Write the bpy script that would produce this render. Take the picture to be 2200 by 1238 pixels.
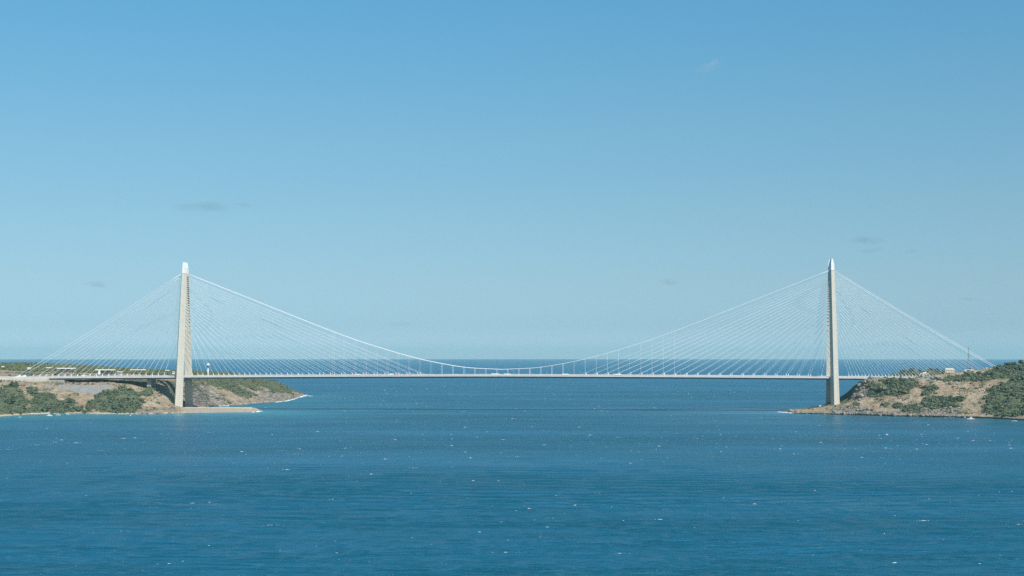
import bpy, bmesh, math, random
import numpy as np
from mathutils import Vector, Matrix

random.seed(7)
RNG = np.random.default_rng(11)
for o in list(bpy.data.objects):
    bpy.data.objects.remove(o, do_unlink=True)
S = bpy.context.scene
COL = S.collection

# ------------------------------------------------------------------ camera
H = 119.6            # eye height above the sea (m)
F = 3063.0           # focal length in pixels of the 2200 px wide photograph
PITCH = math.atan(144.8 / F)
cam_d = bpy.data.cameras.new('camera')
cam_d.sensor_width = 36.0
cam_d.lens = F / 2200.0 * 36.0
cam_d.clip_start = 1.0
cam_d.clip_end = 150000.0
cam = bpy.data.objects.new('camera', cam_d)
COL.objects.link(cam)
cam.location = (0, 0, H)
cam.rotation_euler = (math.pi / 2 + PITCH, 0, 0)
S.camera = cam

# ------------------------------------------------------------------ sky, sun, exposure
SUN_EL = math.radians(46)
SUN_AZ = math.radians(150)      # clockwise from +Y: behind the camera, to the right
world = bpy.data.worlds.new('World')
S.world = world
world.use_nodes = True
wn, wl = world.node_tree.nodes, world.node_tree.links
wn.clear()
sky = wn.new('ShaderNodeTexSky')
sky.sky_type = 'NISHITA'
sky.sun_disc = False
sky.sun_elevation = SUN_EL
sky.sun_rotation = SUN_AZ
sky.altitude = 100
sky.air_density = 1.0
sky.dust_density = 0.15
sky.ozone_density = 3.0
bg = wn.new('ShaderNodeBackground')
bg.inputs['Strength'].default_value = 0.1
wo = wn.new('ShaderNodeOutputWorld')
# the sky's own blue: a tint by height above the horizon, the same all round
wtc = wn.new('ShaderNodeTexCoord'); wsz = wn.new('ShaderNodeSeparateXYZ')
wl.new(wtc.outputs['Generated'], wsz.inputs[0])
wrp = wn.new('ShaderNodeValToRGB')
TINT = [(0.0, (0.453, 0.712, 1.143)), (0.0061, (0.453, 0.712, 1.143)), (0.0208, (0.4, 0.621, 0.942)), (0.0515, (0.494, 0.663, 0.83)), (0.1054, (0.574, 0.777, 0.825)), (0.1485, (0.604, 0.863, 0.885)), (0.196, (0.583, 0.957, 0.964)), (0.2411, (0.558, 1.027, 1.062)), (0.42, (0.558, 1.027, 1.062))]
while len(wrp.color_ramp.elements) < len(TINT): wrp.color_ramp.elements.new(0.5)
for e, (p, c) in zip(wrp.color_ramp.elements, TINT):
    e.position = p; e.color = (c[0] / 2, c[1] / 2, c[2] / 2, 1)
wdb = wn.new('ShaderNodeVectorMath'); wdb.operation = 'SCALE'; wdb.inputs['Scale'].default_value = 2.0
wl.new(wsz.outputs[2], wrp.inputs[0]); wl.new(wrp.outputs[0], wdb.inputs[0])
wmu = wn.new('ShaderNodeVectorMath'); wmu.operation = 'MULTIPLY'
wl.new(sky.outputs[0], wmu.inputs[0]); wl.new(wdb.outputs[0], wmu.inputs[1])
wl.new(wmu.outputs[0], bg.inputs[0])
wl.new(bg.outputs[0], wo.inputs[0])

sun_d = bpy.data.lights.new('sun', 'SUN')
sun_d.energy = 5.0
sun_d.angle = math.radians(0.5)
sun_d.color = (1.0, 0.955, 0.87)
sun = bpy.data.objects.new('sun', sun_d)
COL.objects.link(sun)
sv = Vector((math.sin(SUN_AZ) * math.cos(SUN_EL), math.cos(SUN_AZ) * math.cos(SUN_EL), math.sin(SUN_EL)))
sun.rotation_euler = sv.to_track_quat('Z', 'Y').to_euler()
sun.location = (300, -400, 900)

S.view_settings.view_transform = 'Standard'
S.view_settings.look = 'None'
S.view_settings.exposure = 0.12
S.view_settings.gamma = 1.0
S.view_settings.use_curve_mapping = False
S.render.engine = 'CYCLES'
S.cycles.max_bounces = 5
S.cycles.volume_bounces = 0
S.cycles.use_denoising = False

# ------------------------------------------------------------------ measuring helpers
CP, SP = math.cos(PITCH), math.sin(PITCH)
def z_at(py, D):
    yc = (619.0 - py) / F
    return H + D * (SP + yc * CP) / (CP - yc * SP)
def x_at(px, z, D):
    return (px - 1100.0) / F * (D * CP + (z - H) * SP)
def at(px, py, D):
    z = z_at(py, D)
    return Vector((x_at(px, z, D), D, z))
def depth_of(py):                      # distance of a point on the water
    yc = (619.0 - py) / F
    return -H * (CP - yc * SP) / (SP + yc * CP)
def project(X, Y, Z):
    fw = Y * CP + (Z - H) * SP
    up = -Y * SP + (Z - H) * CP
    return 1100 + F * X / fw, 619 - F * up / fw
def on_water(px, py):
    D = depth_of(py)
    return Vector((x_at(px, 0, D), D, 0.0))

# ------------------------------------------------------------------ noise
def _hash(ix, iy, seed):
    h = (ix.astype(np.int64) * 374761393 + iy.astype(np.int64) * 668265263 + seed * 974634777) & 0xFFFFFFFF
    h = ((h ^ (h >> 13)) * 1274126177) & 0xFFFFFFFF
    h = h ^ (h >> 16)
    return (h & 0xFFFFFF) / float(0xFFFFFF)
def vnoise(x, y, seed=0):
    ix, iy = np.floor(x), np.floor(y)
    fx, fy = x - ix, y - iy
    fx = fx * fx * (3 - 2 * fx); fy = fy * fy * (3 - 2 * fy)
    a = _hash(ix, iy, seed); b = _hash(ix + 1, iy, seed)
    c = _hash(ix, iy + 1, seed); d = _hash(ix + 1, iy + 1, seed)
    return (a * (1 - fx) + b * fx) * (1 - fy) + (c * (1 - fx) + d * fx) * fy
def fbm(x, y, seed=0, octv=4):
    s, a, t = 0, 1.0, 0
    for k in range(octv):
        s = s + a * (vnoise(x * 2 ** k, y * 2 ** k, seed + k * 17) * 2 - 1)
        t += a; a *= 0.5
    return s / t

# ------------------------------------------------------------------ materials
def mat(name, color, rough=0.7, metallic=0.0, var=0.0, scale=0.3, coord='obj'):
    m = bpy.data.materials.new(name)
    m.use_nodes = True
    nt = m.node_tree
    b = nt.nodes['Principled BSDF']
    b.inputs['Roughness'].default_value = rough
    b.inputs['Metallic'].default_value = metallic
    c = (color[0], color[1], color[2], 1)
    b.inputs['Base Color'].default_value = c
    if var > 0:
        tc = nt.nodes.new('ShaderNodeTexCoord')
        nz = nt.nodes.new('ShaderNodeTexNoise')
        nz.inputs['Scale'].default_value = scale
        nz.inputs['Detail'].default_value = 5
        nt.links.new(tc.outputs['Object'], nz.inputs['Vector'])
        rp = nt.nodes.new('ShaderNodeValToRGB')
        rp.color_ramp.elements[0].position = 0.3
        rp.color_ramp.elements[1].position = 0.7
        rp.color_ramp.elements[0].color = tuple(v * (1 - var) for v in color) + (1,)
        rp.color_ramp.elements[1].color = tuple(min(1, v * (1 + var)) for v in color) + (1,)
        nt.links.new(nz.outputs[0], rp.inputs[0])
        nt.links.new(rp.outputs[0], b.inputs['Base Color'])
    return m

def N(nt, t, **kw):
    n = nt.nodes.new(t)
    for k, v in kw.items():
        setattr(n, k, v)
    return n
def math_node(nt, op, a, b=None, clamp=False):
    n = N(nt, 'ShaderNodeMath', operation=op, use_clamp=clamp)
    for i, v in enumerate((a, b)):
        if v is None: continue
        if isinstance(v, (int, float)): n.inputs[i].default_value = v
        else: nt.links.new(v, n.inputs[i])
    return n.outputs[0]
def mix_col(nt, fac, a, b):
    n = N(nt, 'ShaderNodeMix', data_type='RGBA')
    if isinstance(fac, (int, float)): n.inputs[0].default_value = fac
    else: nt.links.new(fac, n.inputs[0])
    for i, v in ((6, a), (7, b)):
        if isinstance(v, tuple): n.inputs[i].default_value = v + (1,) if len(v) == 3 else v
        else: nt.links.new(v, n.inputs[i])
    return n.outputs[2]
def noise(nt, vec, scale, detail=4, rough=0.55):
    n = N(nt, 'ShaderNodeTexNoise')
    n.inputs['Scale'].default_value = scale
    n.inputs['Detail'].default_value = detail
    n.inputs['Roughness'].default_value = rough
    nt.links.new(vec, n.inputs['Vector'])
    return n.outputs[0]
def mapping(nt, vec, scale=(1, 1, 1), rot=(0, 0, 0)):
    n = N(nt, 'ShaderNodeMapping')
    n.inputs['Scale'].default_value = scale
    n.inputs['Rotation'].default_value = rot
    nt.links.new(vec, n.inputs['Vector'])
    return n.outputs[0]
def ramp(nt, fac, p0, p1):
    n = N(nt, 'ShaderNodeMapRange')
    n.inputs[1].default_value = p0; n.inputs[2].default_value = p1
    n.clamp = True
    n.interpolation_type = 'SMOOTHSTEP'
    nt.links.new(fac, n.inputs[0])
    return n.outputs[0]

def terrain_material():
    m = bpy.data.materials.new('hillside')
    m.use_nodes = True
    nt = m.node_tree
    b = nt.nodes['Principled BSDF']
    geo = N(nt, 'ShaderNodeNewGeometry')
    pos = geo.outputs['Position']
    at_ = N(nt, 'ShaderNodeAttribute', attribute_name='cover')
    sep = N(nt, 'ShaderNodeSeparateColor')
    nt.links.new(at_.outputs['Color'], sep.inputs[0])
    green, rock, wall = sep.outputs[0], sep.outputs[1], sep.outputs[2]
    n_big = noise(nt, pos, 0.02, 5)
    n_mid = noise(nt, pos, 0.09, 6, 0.65)
    n_fine = noise(nt, pos, 0.45, 5, 0.7)
    strat = noise(nt, mapping(nt, pos, (0.05, 0.05, 0.5), (0.25, 0.3, 0)), 1.0, 6, 0.65)
    dry = mix_col(nt, ramp(nt, n_mid, 0.36, 0.64), (0.29, 0.225, 0.16), (0.49, 0.39, 0.28))
    dry = mix_col(nt, ramp(nt, n_big, 0.46, 0.66), dry, (0.40, 0.275, 0.185))
    n_ol = noise(nt, mapping(nt, pos, (1, 1, 1.6)), 0.035, 5, 0.6)
    dry = mix_col(nt, math_node(nt, 'MULTIPLY', ramp(nt, n_ol, 0.50, 0.66), 0.7), dry, (0.20, 0.19, 0.105))
    dry = mix_col(nt, math_node(nt, 'MULTIPLY', ramp(nt, n_fine, 0.50, 0.62), 0.9), dry, (0.15, 0.14, 0.085))
    grass = mix_col(nt, ramp(nt, n_fine, 0.35, 0.65), (0.075, 0.100, 0.055), (0.17, 0.185, 0.095))
    rk = mix_col(nt, ramp(nt, strat, 0.38, 0.60), (0.085, 0.085, 0.085), (0.40, 0.35, 0.285))
    rk = mix_col(nt, math_node(nt, 'MULTIPLY', ramp(nt, n_fine, 0.55, 0.7), 0.6), rk, (0.10, 0.10, 0.09))
    wl_ = mix_col(nt, ramp(nt, noise(nt, mapping(nt, pos, (0.3, 0.3, 0.04)), 1.0, 4), 0.35, 0.65), (0.25, 0.25, 0.235), (0.35, 0.34, 0.31))
    jit = math_node(nt, 'MULTIPLY', math_node(nt, 'SUBTRACT', n_mid, 0.5), 1.7)
    jit2 = math_node(nt, 'MULTIPLY', math_node(nt, 'SUBTRACT', n_fine, 0.5), 0.8)
    jj = math_node(nt, 'ADD', jit, jit2)
    c = mix_col(nt, ramp(nt, math_node(nt, 'ADD', rock, jj), 0.35, 0.62), dry, rk)
    c = mix_col(nt, ramp(nt, math_node(nt, 'ADD', green, jj), 0.35, 0.6), c, grass)
    c = mix_col(nt, ramp(nt, math_node(nt, 'ADD', wall, math_node(nt, 'MULTIPLY', jj, 0.9)), 0.42, 0.72), c, wl_)
    # beach sand close to the water, wet rim below it
    sz = N(nt, 'ShaderNodeSeparateXYZ'); nt.links.new(pos, sz.inputs[0])
    zz = math_node(nt, 'ADD', sz.outputs[2], math_node(nt, 'MULTIPLY', jit, 1.6))
    sand = mix_col(nt, n_fine, (0.42, 0.34, 0.23), (0.58, 0.48, 0.35))
    inv = math_node(nt, 'SUBTRACT', 1.0, ramp(nt, zz, 2.3, 3.5))
    c = mix_col(nt, inv, c, sand)
    wet = math_node(nt, 'SUBTRACT', 1.0, ramp(nt, zz, 0.2, 0.7))
    c = mix_col(nt, wet, c, (0.27, 0.22, 0.155))
    nt.links.new(c, b.inputs['Base Color'])
    b.inputs['Roughness'].default_value = 0.95
    b.inputs['Specular IOR Level'].default_value = 0.15
    bp = N(nt, 'ShaderNodeBump')
    bp.inputs['Strength'].default_value = 1.0
    bp.inputs['Distance'].default_value = 3.2
    hgt = math_node(nt, 'ADD', math_node(nt, 'MULTIPLY', n_mid, 1.2), math_node(nt, 'MULTIPLY', n_fine, 0.6))
    hgt = math_node(nt, 'ADD', hgt, math_node(nt, 'MULTIPLY', math_node(nt, 'MULTIPLY', strat, rock), 1.6))
    nt.links.new(hgt, bp.inputs['Height'])
    nt.links.new(bp.outputs[0], b.inputs['Normal'])
    return m

def foliage_material(name, c0, c1, scale=0.25):
    m = bpy.data.materials.new(name)
    m.use_nodes = True
    nt = m.node_tree
    b = nt.nodes['Principled BSDF']
    geo = N(nt, 'ShaderNodeNewGeometry')
    n1 = noise(nt, geo.outputs['Position'], scale, 3)
    n2 = noise(nt, geo.outputs['Position'], 0.03, 2)
    oi = N(nt, 'ShaderNodeObjectInfo')
    f = math_node(nt, 'ADD', math_node(nt, 'MULTIPLY', n1, 0.5), math_node(nt, 'MULTIPLY', n2, 0.5))
    f = math_node(nt, 'ADD', f, math_node(nt, 'MULTIPLY', math_node(nt, 'SUBTRACT', oi.outputs['Random'], 0.5), 0.35))
    c = mix_col(nt, ramp(nt, f, 0.3, 0.72), c0, c1)
    n3 = noise(nt, geo.outputs['Position'], 0.055, 3)
    f3 = math_node(nt, 'ADD', math_node(nt, 'MULTIPLY', n3, 0.75), math_node(nt, 'MULTIPLY', oi.outputs['Random'], 0.25))
    c = mix_col(nt, math_node(nt, 'MULTIPLY', ramp(nt, f3, 0.54, 0.70), 0.75), c, (0.155, 0.150, 0.085))
    nt.links.new(c, b.inputs['Base Color'])
    b.inputs['Roughness'].default_value = 0.8
    b.inputs['Specular IOR Level'].default_value = 0.2
    return m

def concrete_material(name, color, lift=4.6, dark=0.86):
    """Concrete cast in lifts: thin darker joint every few metres, faint streaks."""
    m = bpy.data.materials.new(name)
    m.use_nodes = True
    nt = m.node_tree
    b = nt.nodes['Principled BSDF']
    tc = N(nt, 'ShaderNodeTexCoord')
    pos = tc.outputs['Object']
    sz = N(nt, 'ShaderNodeSeparateXYZ'); nt.links.new(pos, sz.inputs[0])
    fr = math_node(nt, 'FRACT', math_node(nt, 'DIVIDE', sz.outputs[2], lift))
    joint = math_node(nt, 'LESS_THAN', fr, 0.13)
    wn_ = N(nt, 'ShaderNodeTexWhiteNoise', noise_dimensions='1D')
    nt.links.new(math_node(nt, 'FLOOR', math_node(nt, 'DIVIDE', sz.outputs[2], lift)), wn_.inputs['W'])
    streak = noise(nt, mapping(nt, pos, (0.5, 0.5, 0.03)), 1.0, 4)
    c = mix_col(nt, ramp(nt, streak, 0.3, 0.7), tuple(v * 0.93 for v in color), tuple(v * 1.04 for v in color))
    c = mix_col(nt, math_node(nt, 'MULTIPLY', wn_.outputs[0], 0.35), c, tuple(v * 0.9 for v in color))
    c = mix_col(nt, math_node(nt, 'MULTIPLY', joint, 0.8), c, tuple(v * dark * 0.85 for v in color))
    nt.links.new(c, b.inputs['Base Color'])
    b.inputs['Roughness'].default_value = 0.85
    return m

M = {}
M['terrain'] = terrain_material()
M['tower'] = concrete_material('tower_concrete', (0.60, 0.56, 0.47))
M['cap'] = mat('white_steel', (0.72, 0.72, 0.70), 0.45, var=0.04, scale=0.2)
M['cable'] = mat('cable_white', (0.80, 0.80, 0.77), 0.5, var=0.03, scale=0.1)
M['steel'] = mat('deck_steel', (0.23, 0.24, 0.25), 0.6, var=0.08, scale=0.05)
M['fascia'] = mat('deck_fascia', (0.62, 0.60, 0.56), 0.7, var=0.06, scale=0.05)
M['asphalt'] = mat('asphalt', (0.055, 0.055, 0.058), 0.9, var=0.15, scale=0.1)
M['rail'] = mat('railing_grey', (0.55, 0.56, 0.56), 0.5, var=0.05, scale=0.2)
M['slot'] = mat('dark_fill', (0.06, 0.06, 0.07), 0.8, var=0.1)  # near-black fill: shade of sockets and canopy bays put into the colour
M['concrete'] = mat('pale_concrete', (0.52, 0.48, 0.41), 0.9, var=0.12, scale=0.12)
M['grey'] = mat('grey_concrete', (0.33, 0.33, 0.32), 0.9, var=0.1, scale=0.15)
M['white'] = mat('white_paint', (0.80, 0.80, 0.78), 0.45, var=0.03)
M['cream'] = mat('cream_render', (0.52, 0.47, 0.34), 0.8, var=0.05)
M['dark'] = mat('dark_glass', (0.02, 0.025, 0.03), 0.15, var=0.1)
M['tyre'] = mat('black_rubber', (0.015, 0.015, 0.015), 0.9, var=0.1)
M['red'] = mat('red_paint', (0.50, 0.06, 0.04), 0.4, var=0.04)
M['pinkred'] = mat('faded_red_paint', (0.55, 0.19, 0.13), 0.5, var=0.04)
M['blue'] = mat('dark_blue_paint', (0.05, 0.08, 0.16), 0.35, var=0.04)
M['silver'] = mat('silver_paint', (0.45, 0.46, 0.47), 0.35, metallic=0.4, var=0.04)
M['yellow'] = mat('yellow_paint', (0.70, 0.58, 0.10), 0.5, var=0.04)
M['tile'] = mat('red_roof_tiles', (0.36, 0.13, 0.08), 0.9, var=0.15, scale=1.0)
M['mast'] = mat('mast_steel', (0.20, 0.22, 0.25), 0.6, var=0.05)
M['bark'] = mat('bark', (0.10, 0.075, 0.055), 0.95, var=0.2, scale=1.0)
M['leaf'] = foliage_material('scrub_leaves', (0.070, 0.106, 0.066), (0.145, 0.182, 0.110))
M['leaf_light'] = foliage_material('light_leaves', (0.085, 0.13, 0.045), (0.15, 0.20, 0.07))
M['leaf_forest'] = foliage_material('forest_leaves', (0.055, 0.090, 0.040), (0.135, 0.172, 0.070), 0.08)
M['rock'] = mat('shore_rock', (0.22, 0.19, 0.155), 0.95, var=0.45, scale=0.25)
M['rubble'] = mat('rubble_rock', (0.36, 0.30, 0.225), 0.95, var=0.35, scale=0.35)

def foam_material():
    m = bpy.data.materials.new('foam')
    m.use_nodes = True
    nt = m.node_tree
    b = nt.nodes['Principled BSDF']
    geo = N(nt, 'ShaderNodeNewGeometry')
    n1 = noise(nt, geo.outputs['Position'], 0.6, 4)
    nt.links.new(mix_col(nt, n1, (0.68, 0.74, 0.78), (0.86, 0.87, 0.88)), b.inputs['Base Color'])
    b.inputs['Roughness'].default_value = 0.9
    return m
M['foam'] = foam_material()

def water_material():
    m = bpy.data.materials.new('sea_water')
    m.use_nodes = True
    nt = m.node_tree
    b = nt.nodes['Principled BSDF']
    geo = N(nt, 'ShaderNodeNewGeometry')
    pos = geo.outputs['Position']
    a = N(nt, 'ShaderNodeAttribute', attribute_name='shore')
    sep = N(nt, 'ShaderNodeSeparateColor'); nt.links.new(a.outputs['Color'], sep.inputs[0])
    patch = noise(nt, mapping(nt, pos, (0.0010, 0.0042, 1), (0, 0, 0.06)), 1.0, 5, 0.6)
    streak = noise(nt, mapping(nt, pos, (0.004, 0.022, 1), (0, 0, -0.05)), 1.0, 5, 0.65)
    stk = math_node(nt, 'ADD', math_node(nt, 'MULTIPLY', patch, 0.55), math_node(nt, 'MULTIPLY', streak, 0.45))
    st2 = noise(nt, mapping(nt, pos, (0.011, 0.05, 1), (0, 0, 0.03)), 1.0, 3, 0.6)
    stk = math_node(nt, 'ADD', math_node(nt, 'MULTIPLY', stk, 0.75), math_node(nt, 'MULTIPLY', st2, 0.25))
    deep = mix_col(nt, ramp(nt, stk, 0.42, 0.58), (0.003, 0.078, 0.126), (0.012, 0.110, 0.190))  # paler streaks: sky reflected off slicks, put into the base colour
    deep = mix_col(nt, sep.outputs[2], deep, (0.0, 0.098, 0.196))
    c = mix_col(nt, math_node(nt, 'MULTIPLY', sep.outputs[0], 0.95), deep, (0.045, 0.225, 0.27))
    nt.links.new(c, b.inputs['Base Color'])
    b.inputs['IOR'].default_value = 1.333
    b.inputs['Specular IOR Level'].default_value = 0.24
    r = math_node(nt, 'ADD', 0.30, math_node(nt, 'MULTIPLY', ramp(nt, streak, 0.35, 0.65), 0.10))
    r = math_node(nt, 'SUBTRACT', r, math_node(nt, 'MULTIPLY', sep.outputs[1], 0.12))
    nt.links.new(r, b.inputs['Roughness'])
    w1 = noise(nt, mapping(nt, pos, (0.045, 0.13, 1), (0, 0, 0.08)), 1.0, 4, 0.6)
    w2 = noise(nt, mapping(nt, pos, (0.22, 0.38, 1), (0, 0, -0.15)), 1.0, 3, 0.6)
    w3 = noise(nt, mapping(nt, pos, (0.6, 0.55, 1)), 1.0, 2, 0.6)
    hgt = math_node(nt, 'ADD', math_node(nt, 'MULTIPLY', w1, 0.9), math_node(nt, 'MULTIPLY', w2, 0.55))
    hgt = math_node(nt, 'ADD', hgt, math_node(nt, 'MULTIPLY', w3, 0.3))
    bp = N(nt, 'ShaderNodeBump')
    bp.inputs['Distance'].default_value = 2.2
    st = math_node(nt, 'SUBTRACT', math_node(nt, 'SUBTRACT', 1.0, math_node(nt, 'MULTIPLY', ramp(nt, patch, 0.42, 0.70), 0.5)), math_node(nt, 'MULTIPLY', sep.outputs[1], 0.4))
    nt.links.new(st, bp.inputs['Strength'])
    nt.links.new(hgt, bp.inputs['Height'])
    nt.links.new(bp.outputs[0], b.inputs['Normal'])
    return m
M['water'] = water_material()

# ------------------------------------------------------------------ mesh helpers
class MB:
    """Collects boxes, prisms and tubes; build() links them as one mesh object."""
    def __init__(self): self.v, self.f = [], []
    def add(self, vs, fs):
        o = len(self.v)
        self.v += [tuple(p) for p in vs]
        self.f += [tuple(i + o for i in q) for q in fs]
        return self
    def hexa(self, b, t):                     # two matching quads
        self.add(list(b) + list(t), [(3, 2, 1, 0), (4, 5, 6, 7), (0, 1, 5, 4), (1, 2, 6, 5), (2, 3, 7, 6), (3, 0, 4, 7)])
        return self
    def box(self, x0, x1, y0, y1, z0, z1):
        return self.hexa([(x0, y0, z0), (x1, y0, z0), (x1, y1, z0), (x0, y1, z0)], [(x0, y0, z1), (x1, y0, z1), (x1, y1, z1), (x0, y1, z1)])
    def tube(self, a, b, r0, r1=None, n=8, caps=True):
        a, b = Vector(a), Vector(b)
        r1 = r0 if r1 is None else r1
        d = (b - a).normalized()
        u = d.orthogonal().normalized(); w = d.cross(u)
        vs = []
        for p, r in ((a, r0), (b, r1)):
            for k in range(n):
                t = 2 * math.pi * k / n
                vs.append(p + u * (math.cos(t) * r) + w * (math.sin(t) * r))
        fs = [(k, (k + 1) % n, n + (k + 1) % n, n + k) for k in range(n)]
        if caps: fs += [tuple(range(n - 1, -1, -1)), tuple(range(n, 2 * n))]
        return self.add(vs, fs)
    def lathe(self, prof, n=14, c=(0, 0, 0)):
        vs = []
        for r, z in prof:
            for k in range(n):
                t = 2 * math.pi * k / n
                vs.append((c[0] + r * math.cos(t), c[1] + r * math.sin(t), c[2] + z))
        fs = []
        for i in range(len(prof) - 1):
            for k in range(n):
                fs.append((i * n + k, i * n + (k + 1) % n, (i + 1) * n + (k + 1) % n, (i + 1) * n + k))
        fs += [tuple(range(n - 1, -1, -1)), tuple(range((len(prof) - 1) * n, len(prof) * n))]
        return self.add(vs, fs)
    def loft(self, rings, closed=True, caps=True):
        n = len(rings[0]); vs = [p for r in rings for p in r]; fs = []
        for i in range(len(rings) - 1):
            for k in range(n if closed else n - 1):
                fs.append((i * n + k, i * n + (k + 1) % n, (i + 1) * n + (k + 1) % n, (i + 1) * n + k))
        if caps and closed: fs += [tuple(range(n - 1, -1, -1)), tuple(range((len(rings) - 1) * n, len(rings) * n))]
        return self.add(vs, fs)
    def mesh(self, name, m, smooth=False):
        me = bpy.data.meshes.new(name)
        me.from_pydata(self.v, [], self.f)
        bm = bmesh.new(); bm.from_mesh(me)
        bmesh.ops.recalc_face_normals(bm, faces=bm.faces[:])
        bm.to_mesh(me); bm.free()
        if m: me.materials.append(m)
        if smooth:
            for p in me.polygons: p.use_smooth = True
        return me
    def build(self, name, m, parent=None, loc=None, smooth=False):
        return link(name, self.mesh(name, m, smooth), parent, loc)

def link(name, me, parent=None, loc=None):
    o = bpy.data.objects.new(name, me)
    COL.objects.link(o)
    if parent: o.parent = parent
    if loc is not None: o.location = loc
    return o
def tag(o, label=None, cat=None, group=None, kind=None):
    if label: o['label'] = label
    if cat: o['category'] = cat
    if group: o['group'] = group
    if kind: o['kind'] = kind
    return o
def empty(name, loc=(0, 0, 0), rz=0, label=None, cat=None, group=None):
    o = bpy.data.objects.new(name, None)
    COL.objects.link(o)
    o.location = loc; o.rotation_euler = (0, 0, rz)
    return tag(o, label, cat, group)
def copy_tree(o, parent=None):
    c = o.copy(); COL.objects.link(c); c.parent = parent
    for ch in list(o.children): copy_tree(ch, c)
    return c

def grid_mesh(name, X, Y, Z, m, cover=None, attr='cover', kind='structure', smooth=True):
    nr, nc = X.shape
    me = bpy.data.meshes.new(name)
    co = np.stack([X, Y, Z], -1).reshape(-1, 3)
    idx = np.arange(nr * nc).reshape(nr, nc)
    q = np.stack([idx[:-1, :-1], idx[:-1, 1:], idx[1:, 1:], idx[1:, :-1]], -1).reshape(-1, 4)
    me.vertices.add(len(co)); me.vertices.foreach_set('co', co.ravel())
    me.loops.add(q.size); me.loops.foreach_set('vertex_index', q.ravel())
    me.polygons.add(len(q))
    me.polygons.foreach_set('loop_start', np.arange(0, q.size, 4))
    me.polygons.foreach_set('loop_total', np.full(len(q), 4))
    me.update(calc_edges=True); me.validate()
    if smooth: me.polygons.foreach_set('use_smooth', np.ones(len(me.polygons), bool))
    if cover is not None:
        ca = me.color_attributes.new(attr, 'FLOAT_COLOR', 'POINT')
        rgba = np.concatenate([cover.reshape(-1, 3), np.ones((nr * nc, 1))], 1)
        ca.data.foreach_set('color', rgba.ravel())
    me.materials.append(m)
    o = link(name, me)
    o['kind'] = kind
    return o

# ------------------------------------------------------------------ terrain
def smooth1(a, n, axis):
    for _ in range(n):
        p = np.pad(a, [(1, 1) if i == axis else (0, 0) for i in range(2)], mode='edge')
        if axis == 0: a = (p[:-2] + 2 * p[1:-1] + p[2:]) / 4
        else: a = (p[:, :-2] + 2 * p[:, 1:-1] + p[:, 2:]) / 4
    return a

def make_land(cols, subs, dpx, seed, amp=1.0):
    pxs = np.array([c[0] for c in cols], float)
    K = len(cols[0][1])
    D = np.zeros((len(cols), K)); Z = np.zeros((len(cols), K))
    for i, (px, prof) in enumerate(cols):
        assert len(prof) == K, (px, len(prof))
        for k, (v, d) in enumerate(prof):
            if d is None: d = depth_of(v); Z[i, k] = 0.0
            else: Z[i, k] = z_at(v, d) if v > 400 else v
            D[i, k] = d
    a0, a1 = max(pxs[0], -60), min(pxs[-1], 2260)      # finer where the photograph shows it
    fx = np.concatenate([np.arange(pxs[0], a0, 7.0), np.arange(a0, a1 + 1e-6, dpx), np.arange(a1 + 7.0, pxs[-1] + 1e-6, 7.0)])
    Di = np.stack([np.interp(fx, pxs, D[:, k]) for k in range(K)], 0)
    Zi = np.stack([np.interp(fx, pxs, Z[:, k]) for k in range(K)], 0)
    Di, Zi = smooth1(Di, 4, 1), smooth1(Zi, 4, 1)
    rows_d, rows_z = [], []
    for k in range(K - 1):
        n = subs[k]
        for j in range(n):
            t = j / n
            rows_d.append(Di[k] * (1 - t) + Di[k + 1] * t)
            rows_z.append(Zi[k] * (1 - t) + Zi[k + 1] * t)
    rows_d.append(Di[-1]); rows_z.append(Zi[-1])
    Dg, Zg = smooth1(np.array(rows_d), 2, 0), smooth1(np.array(rows_z), 2, 0)
    PX = np.broadcast_to(fx, Dg.shape)
    X = (PX - 1100) / F * (Dg * CP + (Zg - H) * SP)
    # gullies and ledges: shift along the depth, then relief in height, none at the water's edge
    hm = np.clip(Zg / 9.0, 0, 1)
    g = 1 - np.abs(fbm(X / 55 + 0.3 * fbm(X / 30, Zg / 20, seed + 5), Zg / 60, seed, 4)) * 2
    big_ = 1.0 + 1.3 * np.clip((Dg - 3250) / 100, 0, 1) * np.clip((PX - 400) / 30, 0, 1)
    amp = amp * big_
    gul = 7.0 * amp * (g - 0.5) + 4.0 * amp * fbm(X / 14, Zg / 9, seed + 3, 4)
    rb = fbm((Zg + 0.42 * X) / 13.0, X / 110.0, 131, 3) if seed == 21 else 0 * X
    gul = gul - 9.0 * rb * (big_ - 1)
    Dn = Dg + gul * hm
    Zn = Zg + hm * amp * (1.9 * fbm(X / 38, Dg / 38, seed + 7, 5) + 1.1 * fbm(X / 9, Dg / 9, seed + 9, 3))
    Zn = Zn + (1 - hm) * 0.5 * fbm(X / 12, Dg / 12, seed + 13, 3)
    return X, Dn, Zn, Dg, Zg

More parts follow.
